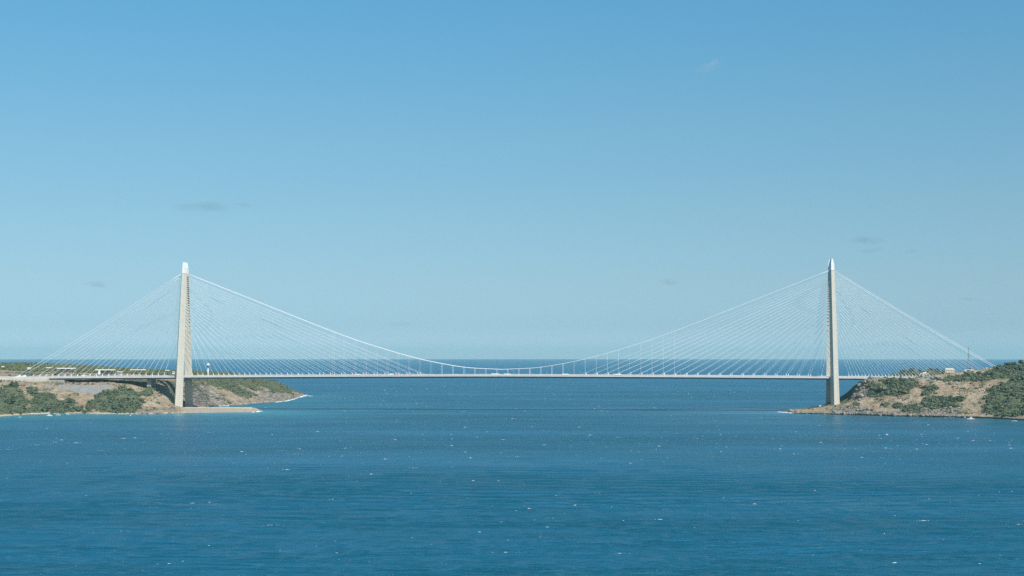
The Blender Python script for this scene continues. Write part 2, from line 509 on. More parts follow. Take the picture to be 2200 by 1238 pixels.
# European shore: columns by bearing, each a profile from the water back inland.
# (value, distance): value > 400 is a photograph row, otherwise a height in metres.
EU = [
 (-1100, [(-5, 2150), (935, None), (4, 2260), (30, 2420), (48, 2600), (62, 2850), (64, 3000), (66, 3100), (68, 3250), (80, 3900), (94, 4900), (40, 5600), (-6, 6000)]),
 (-500, [(-5, 2450), (910, None), (3, 2560), (24, 2720), (44, 2880), (63, 3085), (64, 3165), (66, 3240), (72, 3300), (81, 3900), (97, 4900), (40, 5600), (-6, 6000)]),
 (-160, [(-5, 2660), (900, None), (3, 2715), (868, 2840), (846, 2950), (821, 3115), (64, 3165), (66, 3240), (808, 3300), (796, 3900), (784, 4900), (40, 5600), (-6, 6000)]),
 (0,    [(-5, 2770), (895, None), (3, 2812), (868, 2900), (846, 2990), (821, 3122), (64, 3170), (66, 3240), (808, 3300), (795, 3900), (783, 4900), (40, 5600), (-6, 6000)]),
 (60,   [(-5, 2830), (890.6, None), (3, 2905), (868, 2960), (846, 3030), (822, 3128), (63, 3172), (65, 3240), (810, 3300), (798, 3850), (783, 4850), (40, 5550), (-6, 5950)]),
 (110,  [(-5, 2850), (889.3, None), (3, 2930), (869, 2975), (848, 3040), (822, 3132), (60, 3172), (816.3, 3206), (812, 3330), (801, 3820), (785, 4800), (40, 5450), (-6, 5850)]),
 (170,  [(-5, 2860), (889.2, None), (3, 2932), (870, 2980), (846, 3040), (822, 3132), (58, 3172), (816.3, 3206), (812.5, 3330), (804, 3780), (788.5, 4700), (40, 5300), (-6, 5700)]),
 (230,  [(-5, 2860), (889.6, None), (3, 2925), (871, 2980), (847, 3045), (822, 3130), (57, 3170), (816.5, 3205), (813, 3330), (806, 3740), (792, 4600), (40, 5150), (-6, 5500)]),
 (272,  [(-5, 2860), (890.2, None), (3, 2915), (872, 2980), (848, 3045), (825, 3125), (52, 3168), (818.0, 3205), (815, 3325), (808, 3700), (795, 4500), (40, 5000), (-6, 5300)]),
 (300,  [(-5, 2860), (890.4, None), (3, 2908), (873, 2980), (850, 3045), (830, 3120), (47, 3166), (820, 3206), (816, 3320), (809, 3680), (797, 4450), (35, 4900), (-6, 5200)]),
 (330,  [(-5, 2870), (890.2, None), (3, 2912), (875, 2985), (857, 3045), (839, 3110), (43, 3163), (821.5, 3207), (817, 3315), (811, 3650), (798, 4400), (30, 4800), (-6, 5050)]),
 (355,  [(-5, 2880), (889.2, None), (3, 2935), (879, 2990), (867, 3045), (853, 3098), (22, 3145), (829, 3210), (819, 3315), (812, 3620), (799, 4380), (30, 4700), (-6, 4950)]),
 (376,  [(-5, 2890), (888.4, None), (3, 2950), (882, 2995), (876, 3045), (872, 3090), (7, 3150), (860, 3224), (821, 3325), (813, 3600), (800, 4350), (30, 4650), (-6, 4900)]),
 (396,  [(-5, 2920), (887.7, None), (2.5, 2985), (3.5, 3020), (4.2, 3060), (4.6, 3110), (4.6, 3185), (6, 3225), (822, 3335), (814, 3600), (801, 4330), (30, 4600), (-6, 4820)]),
 (414,  [(-5, 3020), (1.0, 3045), (2.5, 3060), (4.0, 3080), (4.4, 3110), (4.6, 3150), (4.6, 3215), (6, 3245), (824, 3350), (815, 3600), (801.5, 4320), (30, 4560), (-6, 4760)]),
 (426,  [(-5, 3100), (-4, 3140), (-3, 3180), (-2, 3210), (0.5, 3240), (3, 3270), (7, 3300), (846, 3335), (824, 3400), (815, 3620), (802, 4310), (28, 4540), (-6, 4720)]),
 (448,  [(-6, 3290), (873.3, None), (3, 3352), (860, 3385), (846, 3415), (836, 3440), (828, 3470), (820, 3510), (64, 3600), (66, 3800), (803, 4300), (25, 4500), (-6, 4650)]),
 (480,  [(-6, 3310), (872.4, None), (3, 3384), (862, 3415), (850, 3455), (839, 3490), (830, 3530), (821, 3590), (61, 3700), (63, 3900), (806, 4270), (22, 4450), (-6, 4580)]),
 (520,  [(-6, 3400), (869.7, None), (3, 3474), (861, 3510), (850, 3560), (840, 3620), (831, 3680), (822, 3760), (816, 3850), (812, 4000), (810, 4220), (18, 4400), (-6, 4500)]),
 (560,  [(-6, 3520), (865.8, None), (3, 3608), (859, 3650), (850, 3710), (842, 3770), (834, 3840), (826, 3920), (819, 4010), (815.5, 4090), (814, 4180), (12, 4360), (-6, 4440)]),
 (600,  [(-6, 3600), (863.2, None), (3, 3698), (858, 3745), (851, 3800), (845, 3860), (839, 3920), (833, 3990), (828, 4060), (824.5, 4130), (823.5, 4190), (8, 4340), (-6, 4400)]),
 (622,  [(-6, 3740), (859.6, None), (3, 3838), (854.5, 3880), (850, 3930), (846, 3980), (842.5, 4040), (839, 4100), (836, 4150), (834, 4200), (834, 4230), (6, 4320), (-6, 4380)]),
 (628,  [(-6, 3800), (857.8, None), (3, 3895), (854, 3930), (850.5, 3970), (848, 4020), (845, 4070), (842.5, 4120), (841, 4160), (840, 4200), (839.8, 4240), (5, 4310), (-6, 4370)]),
 (640,  [(-6, 3990), (853.4, None), (2, 4098), (849.8, 4120), (848, 4145), (846.5, 4170), (845, 4200), (843.5, 4225), (842.3, 4250), (841.8, 4270), (842.5, 4290), (3, 4315), (-6, 4350)]),
 (652,  [(-6, 4200), (850.0, None), (1.2, 4262), (849, 4270), (848.7, 4275), (848.4, 4280), (848, 4286), (847.8, 4292), (847.6, 4298), (847.8, 4305), (848.5, 4312), (0.3, 4325), (-6, 4350)]),
 (662,  [(-6, 4250), (-3, 4270), (-2, 4275), (-1, 4280), (-1, 4285), (-1, 4290), (-1, 4295), (-1, 4300), (-1, 4305), (-1, 4310), (-1, 4315), (-2, 4330), (-6, 4350)]),
]
EU_SUB = [4, 6, 22, 24, 30, 18, 16, 26, 24, 24, 8, 4]

AS = [
 (1676, [(-6, 2960), (-3, 3000), (-2, 3010), (-2, 3020), (-2, 3025), (-2, 3030), (-2, 3035), (-2, 3040), (-3, 3050), (-5, 3080), (-6, 3150)]),
 (1690, [(-6, 2960), (885.8, None), (1.0, 3014), (1.5, 3018), (1.8, 3022), (2.0, 3026), (1.8, 3032), (1.0, 3040), (-2, 3050), (-5, 3080), (-6, 3150)]),
 (1696, [(-6, 2930), (887.3, None), (1.2, 2978), (882.5, 2992), (880.5, 3005), (879.6, 3018), (5.0, 3032), (3.0, 3045), (-2, 3055), (-5, 3085), (-6, 3150)]),
 (1730, [(-6, 2880), (889.0, None), (2.0, 2934), (884, 2955), (880.5, 2980), (877.6, 3010), (8, 3040), (7.5, 3062), (-2, 3085), (-5, 3110), (-6, 3160)]),
 (1770, [(-6, 2850), (890.2, None), (3.0, 2906), (883, 2930), (878, 2955), (873.6, 2988), (12.8, 3040), (12.0, 3105), (-2, 3135), (-5, 3160), (-6, 3200)]),
 (1806, [(-6, 2830), (891.2, None), (3.5, 2882), (881, 2915), (874.5, 2945), (869.8, 2992), (16.5, 3036), (853, 3082), (22, 3115), (4, 3150), (-6, 3200)]),
 (1823, [(-6, 2820), (891.5, None), (4.0, 2876), (878, 2915), (869, 2950), (863.2, 2990), (24, 3030), (841.5, 3076), (38, 3115), (20, 3175), (-6, 3260)]),
 (1836, [(-6, 2810), (891.8, None), (4.0, 2868), (876, 2915), (863, 2955), (853.0, 2992), (842, 3006), (829, 3064), (50, 3115), (30, 3200), (-6, 3320)]),
 (1848, [(-6, 2805), (892.0, None), (4.0, 2862), (874, 2915), (856, 2958), (838, 2980), (824, 2996), (821.5, 3055), (60, 3110), (42, 3220), (-6, 3400)]),
 (1858, [(-6, 2800), (892.2, None), (4.0, 2858), (873, 2915), (853, 2956), (832, 2972), (814.5, 2989), (65.0, 3020), (65, 3090), (50, 3230), (-6, 3450)]),
 (1870, [(-6, 2795), (892.5, None), (4.0, 2852), (874, 2912), (851, 2952), (830, 2967), (810.0, 2982), (65.5, 3006), (66, 3080), (62, 3230), (-6, 3550)]),
 (1890, [(-6, 2780), (893.2, None), (4.0, 2838), (875, 2905), (848, 2945), (829, 2962), (809.8, 2984), (65.5, 3006), (66, 3075), (68, 3230), (-6, 3600)]),
 (1915, [(-6, 2765), (894.3, None), (3.5, 2814), (877, 2880), (845, 2930), (829, 2952), (813.8, 2986), (65.5, 3006), (66, 3072), (805, 3230), (-6, 3650)]),
 (1945, [(-6, 2750), (894.9, None), (3.5, 2800), (878, 2862), (842, 2915), (829, 2942), (815.2, 2984), (65.5, 3004), (66, 3070), (797.5, 3250), (-6, 3700)]),
 (1970, [(-6, 2735), (895.5, None), (3.5, 2788), (878, 2845), (843, 2902), (825, 2940), (811.2, 2984), (65.5, 3004), (66, 3068), (796, 3260), (-6, 3750)]),
 (2020, [(-6, 2715), (896.2, None), (3.0, 2772), (879, 2815), (847, 2872), (825, 2920), (804.9, 2980), (65.5, 3004), (66, 3062), (797.5, 3260), (-6, 3800)]),
 (2060, [(-6, 2700), (897.0, None), (3.0, 2755), (880, 2795), (850, 2850), (822, 2920), (799.3, 2978), (65.5, 3006), (66, 3060), (800, 3230), (-6, 3800)]),
 (2100, [(-6, 2675), (898.0, None), (3.0, 2732), (882, 2770), (850, 2832), (820, 2910), (794.2, 2976), (65.5, 3006), (66, 3056), (797, 3200), (-6, 3800)]),
 (2140, [(-6, 2640), (899.6, None), (3.0, 2700), (884, 2740), (850, 2812), (818, 2895), (789.0, 2976), (70, 3006), (70, 3052), (790, 3200), (-6, 3800)]),
 (2180, [(-6, 2590), (902.0, None), (3.0, 2656), (885, 2700), (850, 2785), (816, 2880), (786.0, 2976), (95, 3006), (96, 3052), (787, 3200), (-6, 3800)]),
 (2230, [(-6, 2540), (905.5, None), (3.0, 2592), (888, 2650), (850, 2760), (812, 2870), (781.0, 2976), (100, 3006), (100, 3052), (780, 3200), (-6, 3800)]),
 (3300, [(-6, 1900), (960, None), (4, 2000), (40, 2200), (75, 2450), (100, 2700), (112, 2900), (112, 3006), (112, 3052), (105, 3300), (-6, 3900)]),
]
AS.insert(-1,  (2330, [(-6, 2400), (914.0, None), (3.0, 2448), (890, 2560), (845, 2720), (805, 2860), (775.0, 2976), (108, 3006), (108, 3052), (774, 3200), (-6, 3800)]))
AS_SUB = [4, 6, 24, 30, 26, 24, 12, 14, 20, 10]

def blob_mask(PXv, PYv, blobs, soft=0.35):
    m = np.zeros_like(PXv)
    for (cx, cy, rx, ry) in blobs:
        d = np.sqrt(((PXv - cx) / rx) ** 2 + ((PYv - cy) / ry) ** 2)
        m = np.maximum(m, np.clip((1 + soft - d) / soft, 0, 1))
    return m

GREEN_EU = [(12, 864, 40, 26), (95, 866, 26, 16), (120, 874, 14, 13), (70, 841, 8, 8), (150, 866, 9, 9), (192, 874, 6, 9), (165, 880, 7, 5),
            (250, 866, 40, 22), (276, 862, 24, 20), (190, 886, 9, 3), (22, 835, 14, 6), (262, 842, 11, 8), (318, 843, 9, 8), (142, 880, 18, 8), (75, 882, 26, 6)]
WALL_EU = [(347, 841, 3, 3), (353, 848, 3, 3), (359, 855, 3, 3), (258, 823.5, 12, 1.5), (105, 829.5, 9, 2.5), (150, 832, 26, 5), (195, 837, 36, 9), (225, 832, 18, 5), (215, 845, 10, 3)]
GREEN_AS = [(1884, 842, 22, 11), (1915, 832, 34, 16), (1948, 824, 20, 10), (1837, 872, 4, 5), (2022, 866, 32, 12), (1962, 880, 20, 8), (2062, 857, 7, 6),
            (1990, 842, 9, 7), (2004, 835, 7, 4), (2060, 814, 45, 4), (2112, 811, 30, 6), (2152, 804, 28, 10), (2192, 799, 24, 14), (2168, 852, 40, 26),
            (2165, 880, 48, 13), (2205, 840, 40, 40), (1928, 872, 9, 5), (2085, 812, 30, 7), (1905, 868, 6, 4)]
ROCK_AS = [(1822, 883, 30, 9), (1852, 884, 22, 9), (1880, 888, 14, 5), (1846, 838, 16, 20), (1875, 818, 18, 8), (1700, 884, 14, 6), (1935, 890, 40, 6), (2010, 887, 50, 9), (2040, 876, 20, 6)]

def land_cover(X, Y, Z, greens, rocks, walls, seed):
    PXv, PYv = project(X, Y, Z)
    g = blob_mask(PXv, PYv, greens)
    r = blob_mask(PXv, PYv, rocks)
    w = blob_mask(PXv, PYv, walls, 0.2) if walls else np.zeros_like(g)
    return PXv, PYv, g, r, w

Xe, Ye, Ze, De0, Ze0 = make_land(EU, EU_SUB, 0.9, 21, 1.0)
PXe, PYe, ge, re_, we = land_cover(Xe, Ye, Ze, GREEN_EU, [(312, 884, 16, 3), (372, 880, 8, 4)], WALL_EU, 3)
fx_front = (De0 < 3200) & (PXe < 400)
ge = np.where(fx_front, ge, 0); we = np.where(fx_front, we, 0); re_ = np.where(fx_front, re_, 0)
# headland beyond the bridge: scrub above, bare rock towards the water
head = (PXe > 400) & (De0 > 3240)
ribs = fbm((Ze + 0.42 * Xe) / 13.0, Xe / 110.0, 131, 3)
rel = Ze0 / np.clip(8 + 62 * np.clip((650 - PXe) / 250, 0, 1), 8, 70)
hn = fbm(Xe / 70, Ye / 70, 91, 4)
ge = np.where(head, np.clip(1.5 * (rel - 0.22) + 0.9 * hn - 1.3 * np.clip(ribs + .05, 0, 1) * np.clip(1.5 - rel, 0, 1), 0, 1), ge)
re_ = np.where(head, np.clip(0.95 - 1.5 * rel + 1.9 * ribs, 0, 1), re_)
back = (De0 >= 3200) & (PXe <= 400)
ge = np.where(back, np.clip(0.28 + 0.9 * fbm(Xe / 60, Ye / 60, 77, 3) + np.clip((De0 - 3900) / 200, 0, 1), 0, 1), ge)
land_w = grid_mesh('headland', Xe, Ye, Ze, M['terrain'], np.stack([ge, re_, we], -1))

Xa, Ya, Za, Da0, Za0 = make_land(AS, AS_SUB, 0.9, 45, 1.0)
PXa, PYa, ga, ra, wa = land_cover(Xa, Ya, Za, GREEN_AS, ROCK_AS, [(2000, 813, 26, 4.5), (1838, 848.5, 7, 3), (1847, 851.5, 6, 2), (1824, 855, 4, 1.2), (1816, 864, 4, 1.2)], 5)
fr = Da0 < 3000
ga = np.where(fr, ga, 0.75); ra = np.where(fr, ra, 0.3); wa = np.where(fr, wa, 0)
land_e = grid_mesh('hill', Xa, Ya, Za, M['terrain'], np.stack([ga, ra, wa], -1))

def ground_height(px, D, side):
    """Height of the land on the bearing px at distance D (grid look-up)."""
    Xg, Yg, Zg = (Xe, Ye, Ze) if side == 'w' else (Xa, Ya, Za)
    PXg = PXe if side == 'w' else PXa
    j = int(np.clip(np.argmin(np.abs(PXg[len(PXg) // 2] - px)), 0, Xg.shape[1] - 1))
    return float(np.interp(D, np.maximum.accumulate(Yg[:, j]), Zg[:, j]))

# ------------------------------------------------------------------ sea
def shore_line(cols):
    out = []
    for px, prof in cols:
        v, d = prof[1]
        if d is None: out.append(on_water(px, v))
    return out
SH_W = [p for p in shore_line(EU) if p.y < 3100] + [on_water(p, q) for p, q in ((440, 886.8), (500, 886), (545, 885.6))]
SH_H = [p for p in shore_line(EU) if p.y >= 3100]
SH_E = shore_line(AS)
def dist_to(Xs, Ys, pts):
    d = np.full(Xs.shape, 1e9)
    for a, b in zip(pts[:-1], pts[1:]):
        ax, ay, bx, by = a.x, a.y, b.x, b.y
        l2 = (bx - ax) ** 2 + (by - ay) ** 2 + 1e-6
        t = np.clip(((Xs - ax) * (bx - ax) + (Ys - ay) * (by - ay)) / l2, 0, 1)
        d = np.minimum(d, np.hypot(Xs - ax - t * (bx - ax), Ys - ay - t * (by - ay)))
    return d
ang = np.radians(np.concatenate([np.linspace(-180, -24, 40)[:-1], np.linspace(-24, -21, 10)[:-1], np.linspace(-21, 21, 560), np.linspace(21, 24, 10)[1:], np.linspace(24, 180, 40)[1:]]))
rr_ = [690.0]
while rr_[-1] < 1750: rr_.append(rr_[-1] + 1.35 * max(1.0, rr_[-1] / 900) ** 1.7)
rad = np.concatenate([[0.0], np.geomspace(60, 670, 14), rr_, np.geomspace(rr_[-1] * 1.004, 5200, 150), np.geomspace(5200, 45000, 30)[1:]])
R_, A_ = np.meshgrid(rad, ang, indexing='ij')
Xs, Ys = R_ * np.sin(A_), R_ * np.cos(A_)
Rad_ = R_
wob = fbm(Xs / 160, Ys / 90, 5, 3)
dw = dist_to(Xs, Ys, SH_W); dh = dist_to(Xs, Ys, SH_H); de = dist_to(Xs, Ys, SH_E)
shal = np.clip(np.exp(-dw / (170 * (1 + 0.7 * wob))) * 0.95 + 0.5 * np.exp(-dh / (130 * (1 + 0.7 * wob))) + 0.35 * np.exp(-de / 60), 0, 1)
calm = np.clip(1.0 * np.exp(-de / (260 * (1 + 0.8 * wob))) + 0.7 * np.exp(-dw / 120), 0, 1)
# wind waves: a sum of short-crested trains running towards the viewer, fading out where the grid gets coarse
Zs = np.zeros_like(Xs)
near_ = (rad > 680) & (rad < 1760)
Xn, Yn = Xs[near_], Ys[near_]
wr = np.random.default_rng(5)
gust = 0.55 + 0.9 * np.clip(fbm(Xn / 120, Yn / 60, 19, 3) + .5, 0, 1)
for i in range(34):
    lam = wr.uniform(4.8, 11.5) if i < 24 else wr.uniform(14, 34)
    th = wr.normal() * .32 + .06
    sl = .054 if i < 24 else .040
    kx, ky = math.sin(th) * 2 * math.pi / lam, math.cos(th) * 2 * math.pi / lam
    dr = 1.35 * np.maximum(1, rad[near_] / 900) ** 1.7
    fade = (np.clip((lam / dr - 2.6) / 2.5, 0, 1) * np.clip((1750 - rad[near_]) / 350, 0, 1))[:, None]
    ph = kx * Xn + ky * Yn + wr.uniform(0, 6.28) + 1.5 * fbm(Xn / 70, Yn / 70, 31 + i, 2)
    Zs[near_] += fade * gust * sl * lam / (2 * math.pi) * np.sin(ph)
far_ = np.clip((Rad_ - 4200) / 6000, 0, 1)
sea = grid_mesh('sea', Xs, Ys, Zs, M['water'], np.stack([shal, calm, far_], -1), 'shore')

# ------------------------------------------------------------------ bridge
BL = Vector((x_at(396.0, H, 3160), 3160.0, 0)); BR = Vector((x_at(1788.0, H, 3045), 3045.0, 0))
SPAN = (BR - BL).length
BROT = math.atan2(BR.y - BL.y, BR.x - BL.x)
U = (BR - BL).normalized(); NV = Vector((-U.y, U.x, 0))
def bw(s, n, z): return Vector((BL.x + U.x * s + NV.x * n, BL.y + U.y * s + NV.y * n, z))
MID = SPAN / 2
def deck_z(s): return 76.4 - 3.2 * abs((s - MID) / MID) ** 1.5
bridge = empty('suspension_bridge', BL, BROT, 'long white cable-stayed suspension bridge on two pale concrete towers over the strait', 'bridge')

# towers
TOP = 301.0
def leg_ring(side, z, zb, grow=1.0):
    t = (z - 4.0) / (TOP - 4.0)
    k = (1.0 - 0.36 * t) * grow
    inner = 38.5 - 32.2 * t
    outer = inner + 12.4 - 2.6 * t
    a, b = 3.7 * k, 9.5 * k
    pts = [(-b, inner), (b, inner), (a, outer), (-a, outer)]
    return [(x, side * y, z) for x, y in pts]
def make_tower(s0, zb):
    tw = empty('tower'); tw.parent = bridge; tw.location = (s0, 0, 0)
    for side in (-1, 1):
        mb = MB(); mb.loft([leg_ring(side, z, zb) for z in np.linspace(zb - 4, TOP, 40)])
        mb.build('leg', M['tower'], tw)
        # white steel head with cut-back shoulders
        r0 = leg_ring(side, TOP + 0.02, zb, 1.02); r1 = leg_ring(side, TOP + 13.0, zb, 0.99)
        r2 = []
        yin = abs(r1[0][1]); yout = abs(r1[2][1])
        for x, y, z in leg_ring(side, TOP + 24.5, zb):
            r2.append((x * 0.52, side * (yin + (yout - yin) * (0.15 if abs(y) < (yin + yout) / 2 else 0.78)), TOP + 24.5))
        cp = MB(); cp.loft([r0, r1, r2]); cp.build('tower_head', M['cap'], tw)
        rim = MB(); q = leg_ring(side, TOP - 1.2, zb, 1.04); q2 = leg_ring(side, TOP - 0.6, zb, 1.04)
        rim.loft([q, q2]); rim.build('head_ring', M['grey'], tw)
        # stay sockets: dark blocks on the deck-side face, opening and stay shadows put into colour
        sl = MB()
        for i in range(22):
            z = stay_z(i)
            r = leg_ring(side, z, zb); xin, yin = abs(r[0][0]), abs(r[0][1])
            for sg in (-1, 1):
                x0, x1 = sorted((sg * (xin - 0.3), sg * (xin - 4.6 * (0.72 + 0.02 * i))))
                rr = sorted((side * (yin - 0.25), side * (yin + 0.6)))
                dz = 1.15 if i > 8 else 0.7
                sl.box(x0, x1, rr[0], rr[1], z - dz, z + dz)
        o = sl.build('stay_sockets', M['slot'], tw); o['kind'] = 'stuff'
    dz = deck_z(s0)
    cb = MB(); cb.box(-5.5, 5.5, -31.5, 31.5, dz - 12.0, dz - 7.2); cb.build('cross_beam', M['tower'], tw)
    ft = MB()
    for side in (-1, 1):
        ft = MB(); ft.box(-11.5, 11.5, min(side * 34, side * 53), max(side * 34, side * 53), zb - 8, zb + 0.6)
        ft.build('footing', M['concrete'], tw)
    return tw
def stay_z(i): return 172.0 + 121.0 * (i / 21.0) ** 0.75
make_tower(0.0, 4.4)
make_tower(SPAN, 13.0)

# deck
S0, S1 = -980.0, SPAN + 395.0
ss = np.linspace(S0, S1, 190)
def deck_loft(prof, name, m, parent, s_from=S0, s_to=S1):
    mb = MB()
    sl = [s for s in ss if s_from < s < s_to]
    sl = [s_from] + sl + [s_to]
    mb.loft([[(s, n, deck_z(s) + h) for n, h in prof] for s in sl])
    return mb.build(name, m, parent)
deck = deck_loft([(-29.2, 0), (29.2, 0), (29.2, -1.9), (-29.2, -1.9)], 'deck', M['fascia'], bridge)
deck_loft([(-24.5, -1.95), (24.5, -1.95), (24.0, -5.4), (-24.0, -5.4)], 'box_girder', M['steel'], bridge)
deck_loft([(-19, 0.004), (-6, 0.004), (-6, 0.12), (-19, 0.12)], 'carriageway', M['asphalt'], deck)
deck_loft([(6, 0.004), (19, 0.004), (19, 0.12), (6, 0.12)], 'carriageway', M['asphalt'], deck)
deck_loft([(-4.5, 0.004), (4.5, 0.004), (4.5, 0.35), (-4.5, 0.35)], 'railway_bed', M['grey'], deck)
for n0 in (-28.7, 28.7, -21.5, 21.5):
    rl = MB()
    for h in (0.45, 0.95, 1.45, 1.95, 2.45):
        for a, b in zip(ss[:-1], ss[1:]):
            rl.hexa(
                [(a, n0 - .06, deck_z(a) + h), (b, n0 - .06, deck_z(b) + h), (b, n0 + .06, deck_z(b) + h), (a, n0 + .06, deck_z(a) + h)],
                [(a, n0 - .06, deck_z(a) + h + .16), (b, n0 - .06, deck_z(b) + h + .16), (b, n0 + .06, deck_z(b) + h + .16), (a, n0 + .06, deck_z(a) + h + .16)])
    for s in np.arange(S0 + 1, S1, 4.0):
        rl.box(s - .09, s + .09, n0 - .1, n0 + .1, deck_z(s) + 0.003, deck_z(s) + 2.75)
    o = rl.build('railing', M['rail'], deck); o['kind'] = 'stuff'

# cables: one shared unit tube, turned and stretched
tb = MB(); tb.tube((0, 0, 0), (0, 0, 1), 1.0, n=6)
TUBE = {k: tb.mesh('tube_' + k, M[k], smooth=True) for k in ('cable', 'rail', 'white')}
def rod(name, a, b, r, parent, mk='cable'):
    a, b = Vector(a), Vector(b)
    o = link(name, TUBE[mk], parent)
    d = b - a
    o.rotation_mode = 'QUATERNION'
    o.location = a
    o.rotation_quaternion = d.to_track_quat('Z', 'Y')
    o.scale = (r, r, d.length)
    return o
def leg_face(side, z):
    r = leg_ring(side, z, 4.0)
    return abs(r[0][0]), abs(r[0][1])
R_STAY, R_MAIN, R_HANG = 0.185, 0.47, 0.105
for s0, dirs in ((0.0, (-1, 1)), (SPAN, (1, -1))):
    for di, d in enumerate(dirs):
        main = di == 1
        for side in (-1, 1):
            for i in range(22):
                sa = s0 + d * ((26 + 24.5 * i) if main else (40 + 14.5 * i))
                z = stay_z(i); xw, yi = leg_face(side, z)
                a = Vector((s0 + d * (xw - 0.5), side * (yi + 1.2), z))
                b = Vector((sa, side * 20.0, deck_z(sa) + 0.05))
                c = rod('stay_cable', a, b, R_STAY, bridge)
                # prop that holds the stay off the deck, and the anchor shoe
                t = 6.6 / (a.z - b.z); p = b + (a - b) * t
                foot = Vector((p.x + d * 1.2 + (0 if main else -d * 3.2 * (1 - i / 14.0)), side * 20.0, deck_z(p.x) + 0.02))
                mb = MB()
                mb.tube(p - a, foot - a, 0.55, 0.62, 6)
                st = mb.mesh('anchor_strut', M['white'])
                so = link('anchor_strut', st, None)
                so.parent = c
                so.matrix_parent_inverse = (Matrix.Translation(c.location) @ c.rotation_quaternion.to_matrix().to_4x4() @ Matrix.Diagonal((*c.scale, 1))).inverted()
                so.location = a
def catmull(pts, n=10):
    P = [Vector((a, b)) for a, b in pts]
    P = [P[1] * -1 + P[0] * 2] + P + [P[-1] * 2 - P[-2]]
    out = []
    for i in range(1, len(P) - 2):
        for j in range(n):
            t = j / n
            p0, p1, p2, p3 = P[i - 1:i + 3]
            out.append(0.5 * ((2 * p1) + (p2 - p0) * t + (2 * p0 - 5 * p1 + 4 * p2 - p3) * t * t + (3 * p1 - p0 - 3 * p2 + p3) * t ** 3))
    out.append(P[-2])
    return out
half = catmull([(0, 89.2), (80, 93.6), (156.6, 106.6), (203, 117.6), (251, 131.1), (322, 153.4), (408, 185.0), (560, 245.0), (700, 300.0)], 8)
prof = [(-p.x, p.y) for p in reversed(half[1:])] + [(p.x, p.y) for p in half]
UX = [p[0] for p in prof]; UZ = [p[1] for p in prof]
def main_z(s): return float(np.interp(s - MID, UX, UZ))
for side in (-1, 1):
    mb = MB()
    pts = [(u + MID, side * (9.6 if abs(u) < 500 else 9.6 + (abs(u) - 500) / 200 * 1.5), z) for u, z in prof]
    rings = []
    for i, p in enumerate(pts):
        q = Vector(pts[min(i + 1, len(pts) - 1)]) - Vector(pts[max(i - 1, 0)])
        q.normalize(); w = Vector((0, 1, 0)); v = q.cross(w)
        rings.append([tuple(Vector(p) + w * (math.cos(t) * R_MAIN) + v * (math.sin(t) * R_MAIN)) for t in np.linspace(0, 2 * math.pi, 7)[:-1]])
    mb.loft(rings); mb.build('main_cable', M['cable'], bridge, smooth=True)
    for k in range(16):
        for sg in (-1, 1):
            s = MID + sg * (12 + 24 * k)
            h = rod('hanger', (s, side * 9.6, deck_z(s) + 0.13), (s, side * 9.6, main_z(s) - 0.3), R_HANG if k > 5 else 0.22, bridge)
    for s0, d in ((0.0, -1), (SPAN, 1)):
        mb = MB(); n = 14; rings = []
        for i in range(n + 1):
            t = i / n
            p = Vector((s0 + d * (6 + 374 * t), side * (11 + 3.0 * t), 299.5 + (deck_z(s0 + d * 378) + 1 - 299.5) * t - 3.0 * 4 * t * (1 - t)))
            q = Vector((d * 374, 0, -228)).normalized(); w = Vector((0, 1, 0)); v = q.cross(w)
            rings.append([tuple(p + w * (math.cos(a) * 0.42) + v * (math.sin(a) * 0.42)) for a in np.linspace(0, 2 * math.pi, 7)[:-1]])
        mb.loft(rings); mb.build('back_stay', M['cable'], bridge, smooth=True)

# left side: abutment wall, bearing shelf, anchor blocks, approach pier
ab = MB(); ab.hexa([(-486, -31, 52), (-296, -31, 58), (-296, 20, 58), (-486, 20, 52)], [(-486, -31, deck_z(-486) - 0.6), (-296, -31, deck_z(-296) - 1.95), (-296, 20, deck_z(-296) - 1.95), (-486, 20, deck_z(-486) - 0.6)])
ab.build('abutment', M['concrete'], bridge)
ab = MB(); ab.box(-302, -262, -26.5, 24, 58, deck_z(-280) - 5.45); ab.build('bearing_shelf', M['grey'], bridge)
for side in (-1, 1):
    ab = MB(); z = deck_z(-374) + 0.02
    ab.hexa([(-386, side * 14 - 2.5, z), (-366, side * 14 - 2.5, z), (-366, side * 14 + 2.5, z), (-386, side * 14 + 2.5, z)],
            [(-383, side * 14 - 2, z + 1.0), (-368, side * 14 - 2, z + 5.5), (-368, side * 14 + 2, z + 5.5), (-383, side * 14 + 2, z + 1.0)])
    ab.build('anchor_block', M['white'], bridge)
pr = MB()
for n0 in (-13, 13): pr.box(-78.5, -69.5, n0 - 3.5, n0 + 3.5, 40, deck_z(-74) - 5.45)
pr.build('pier', M['grey'], bridge)
# maintenance gantry slung under the girder
mg = empty('maintenance_gantry', bw(449, -25.0, deck_z(449) - 5.5), BROT, 'small dark maintenance gantry slung under the bridge deck left of midspan', 'gantry')
g = MB(); g.box(-3.6, 3.6, -1.4, 1.4, -3.0, -2.7)
g.build('platform', M['mast'], mg)
g = MB()
for x in (-3.4, 0, 3.4):
    for y in (-1.3, 1.3): g.tube((x, y, -2.7), (x, y, 0.0), 0.14, n=5)
g.build('hanger_frame', M['mast'], mg)
g = MB(); g.box(-2.2, 2.0, -1.1, 1.1, -2.69, -1.0); g.build('cabin', M['slot'], mg)

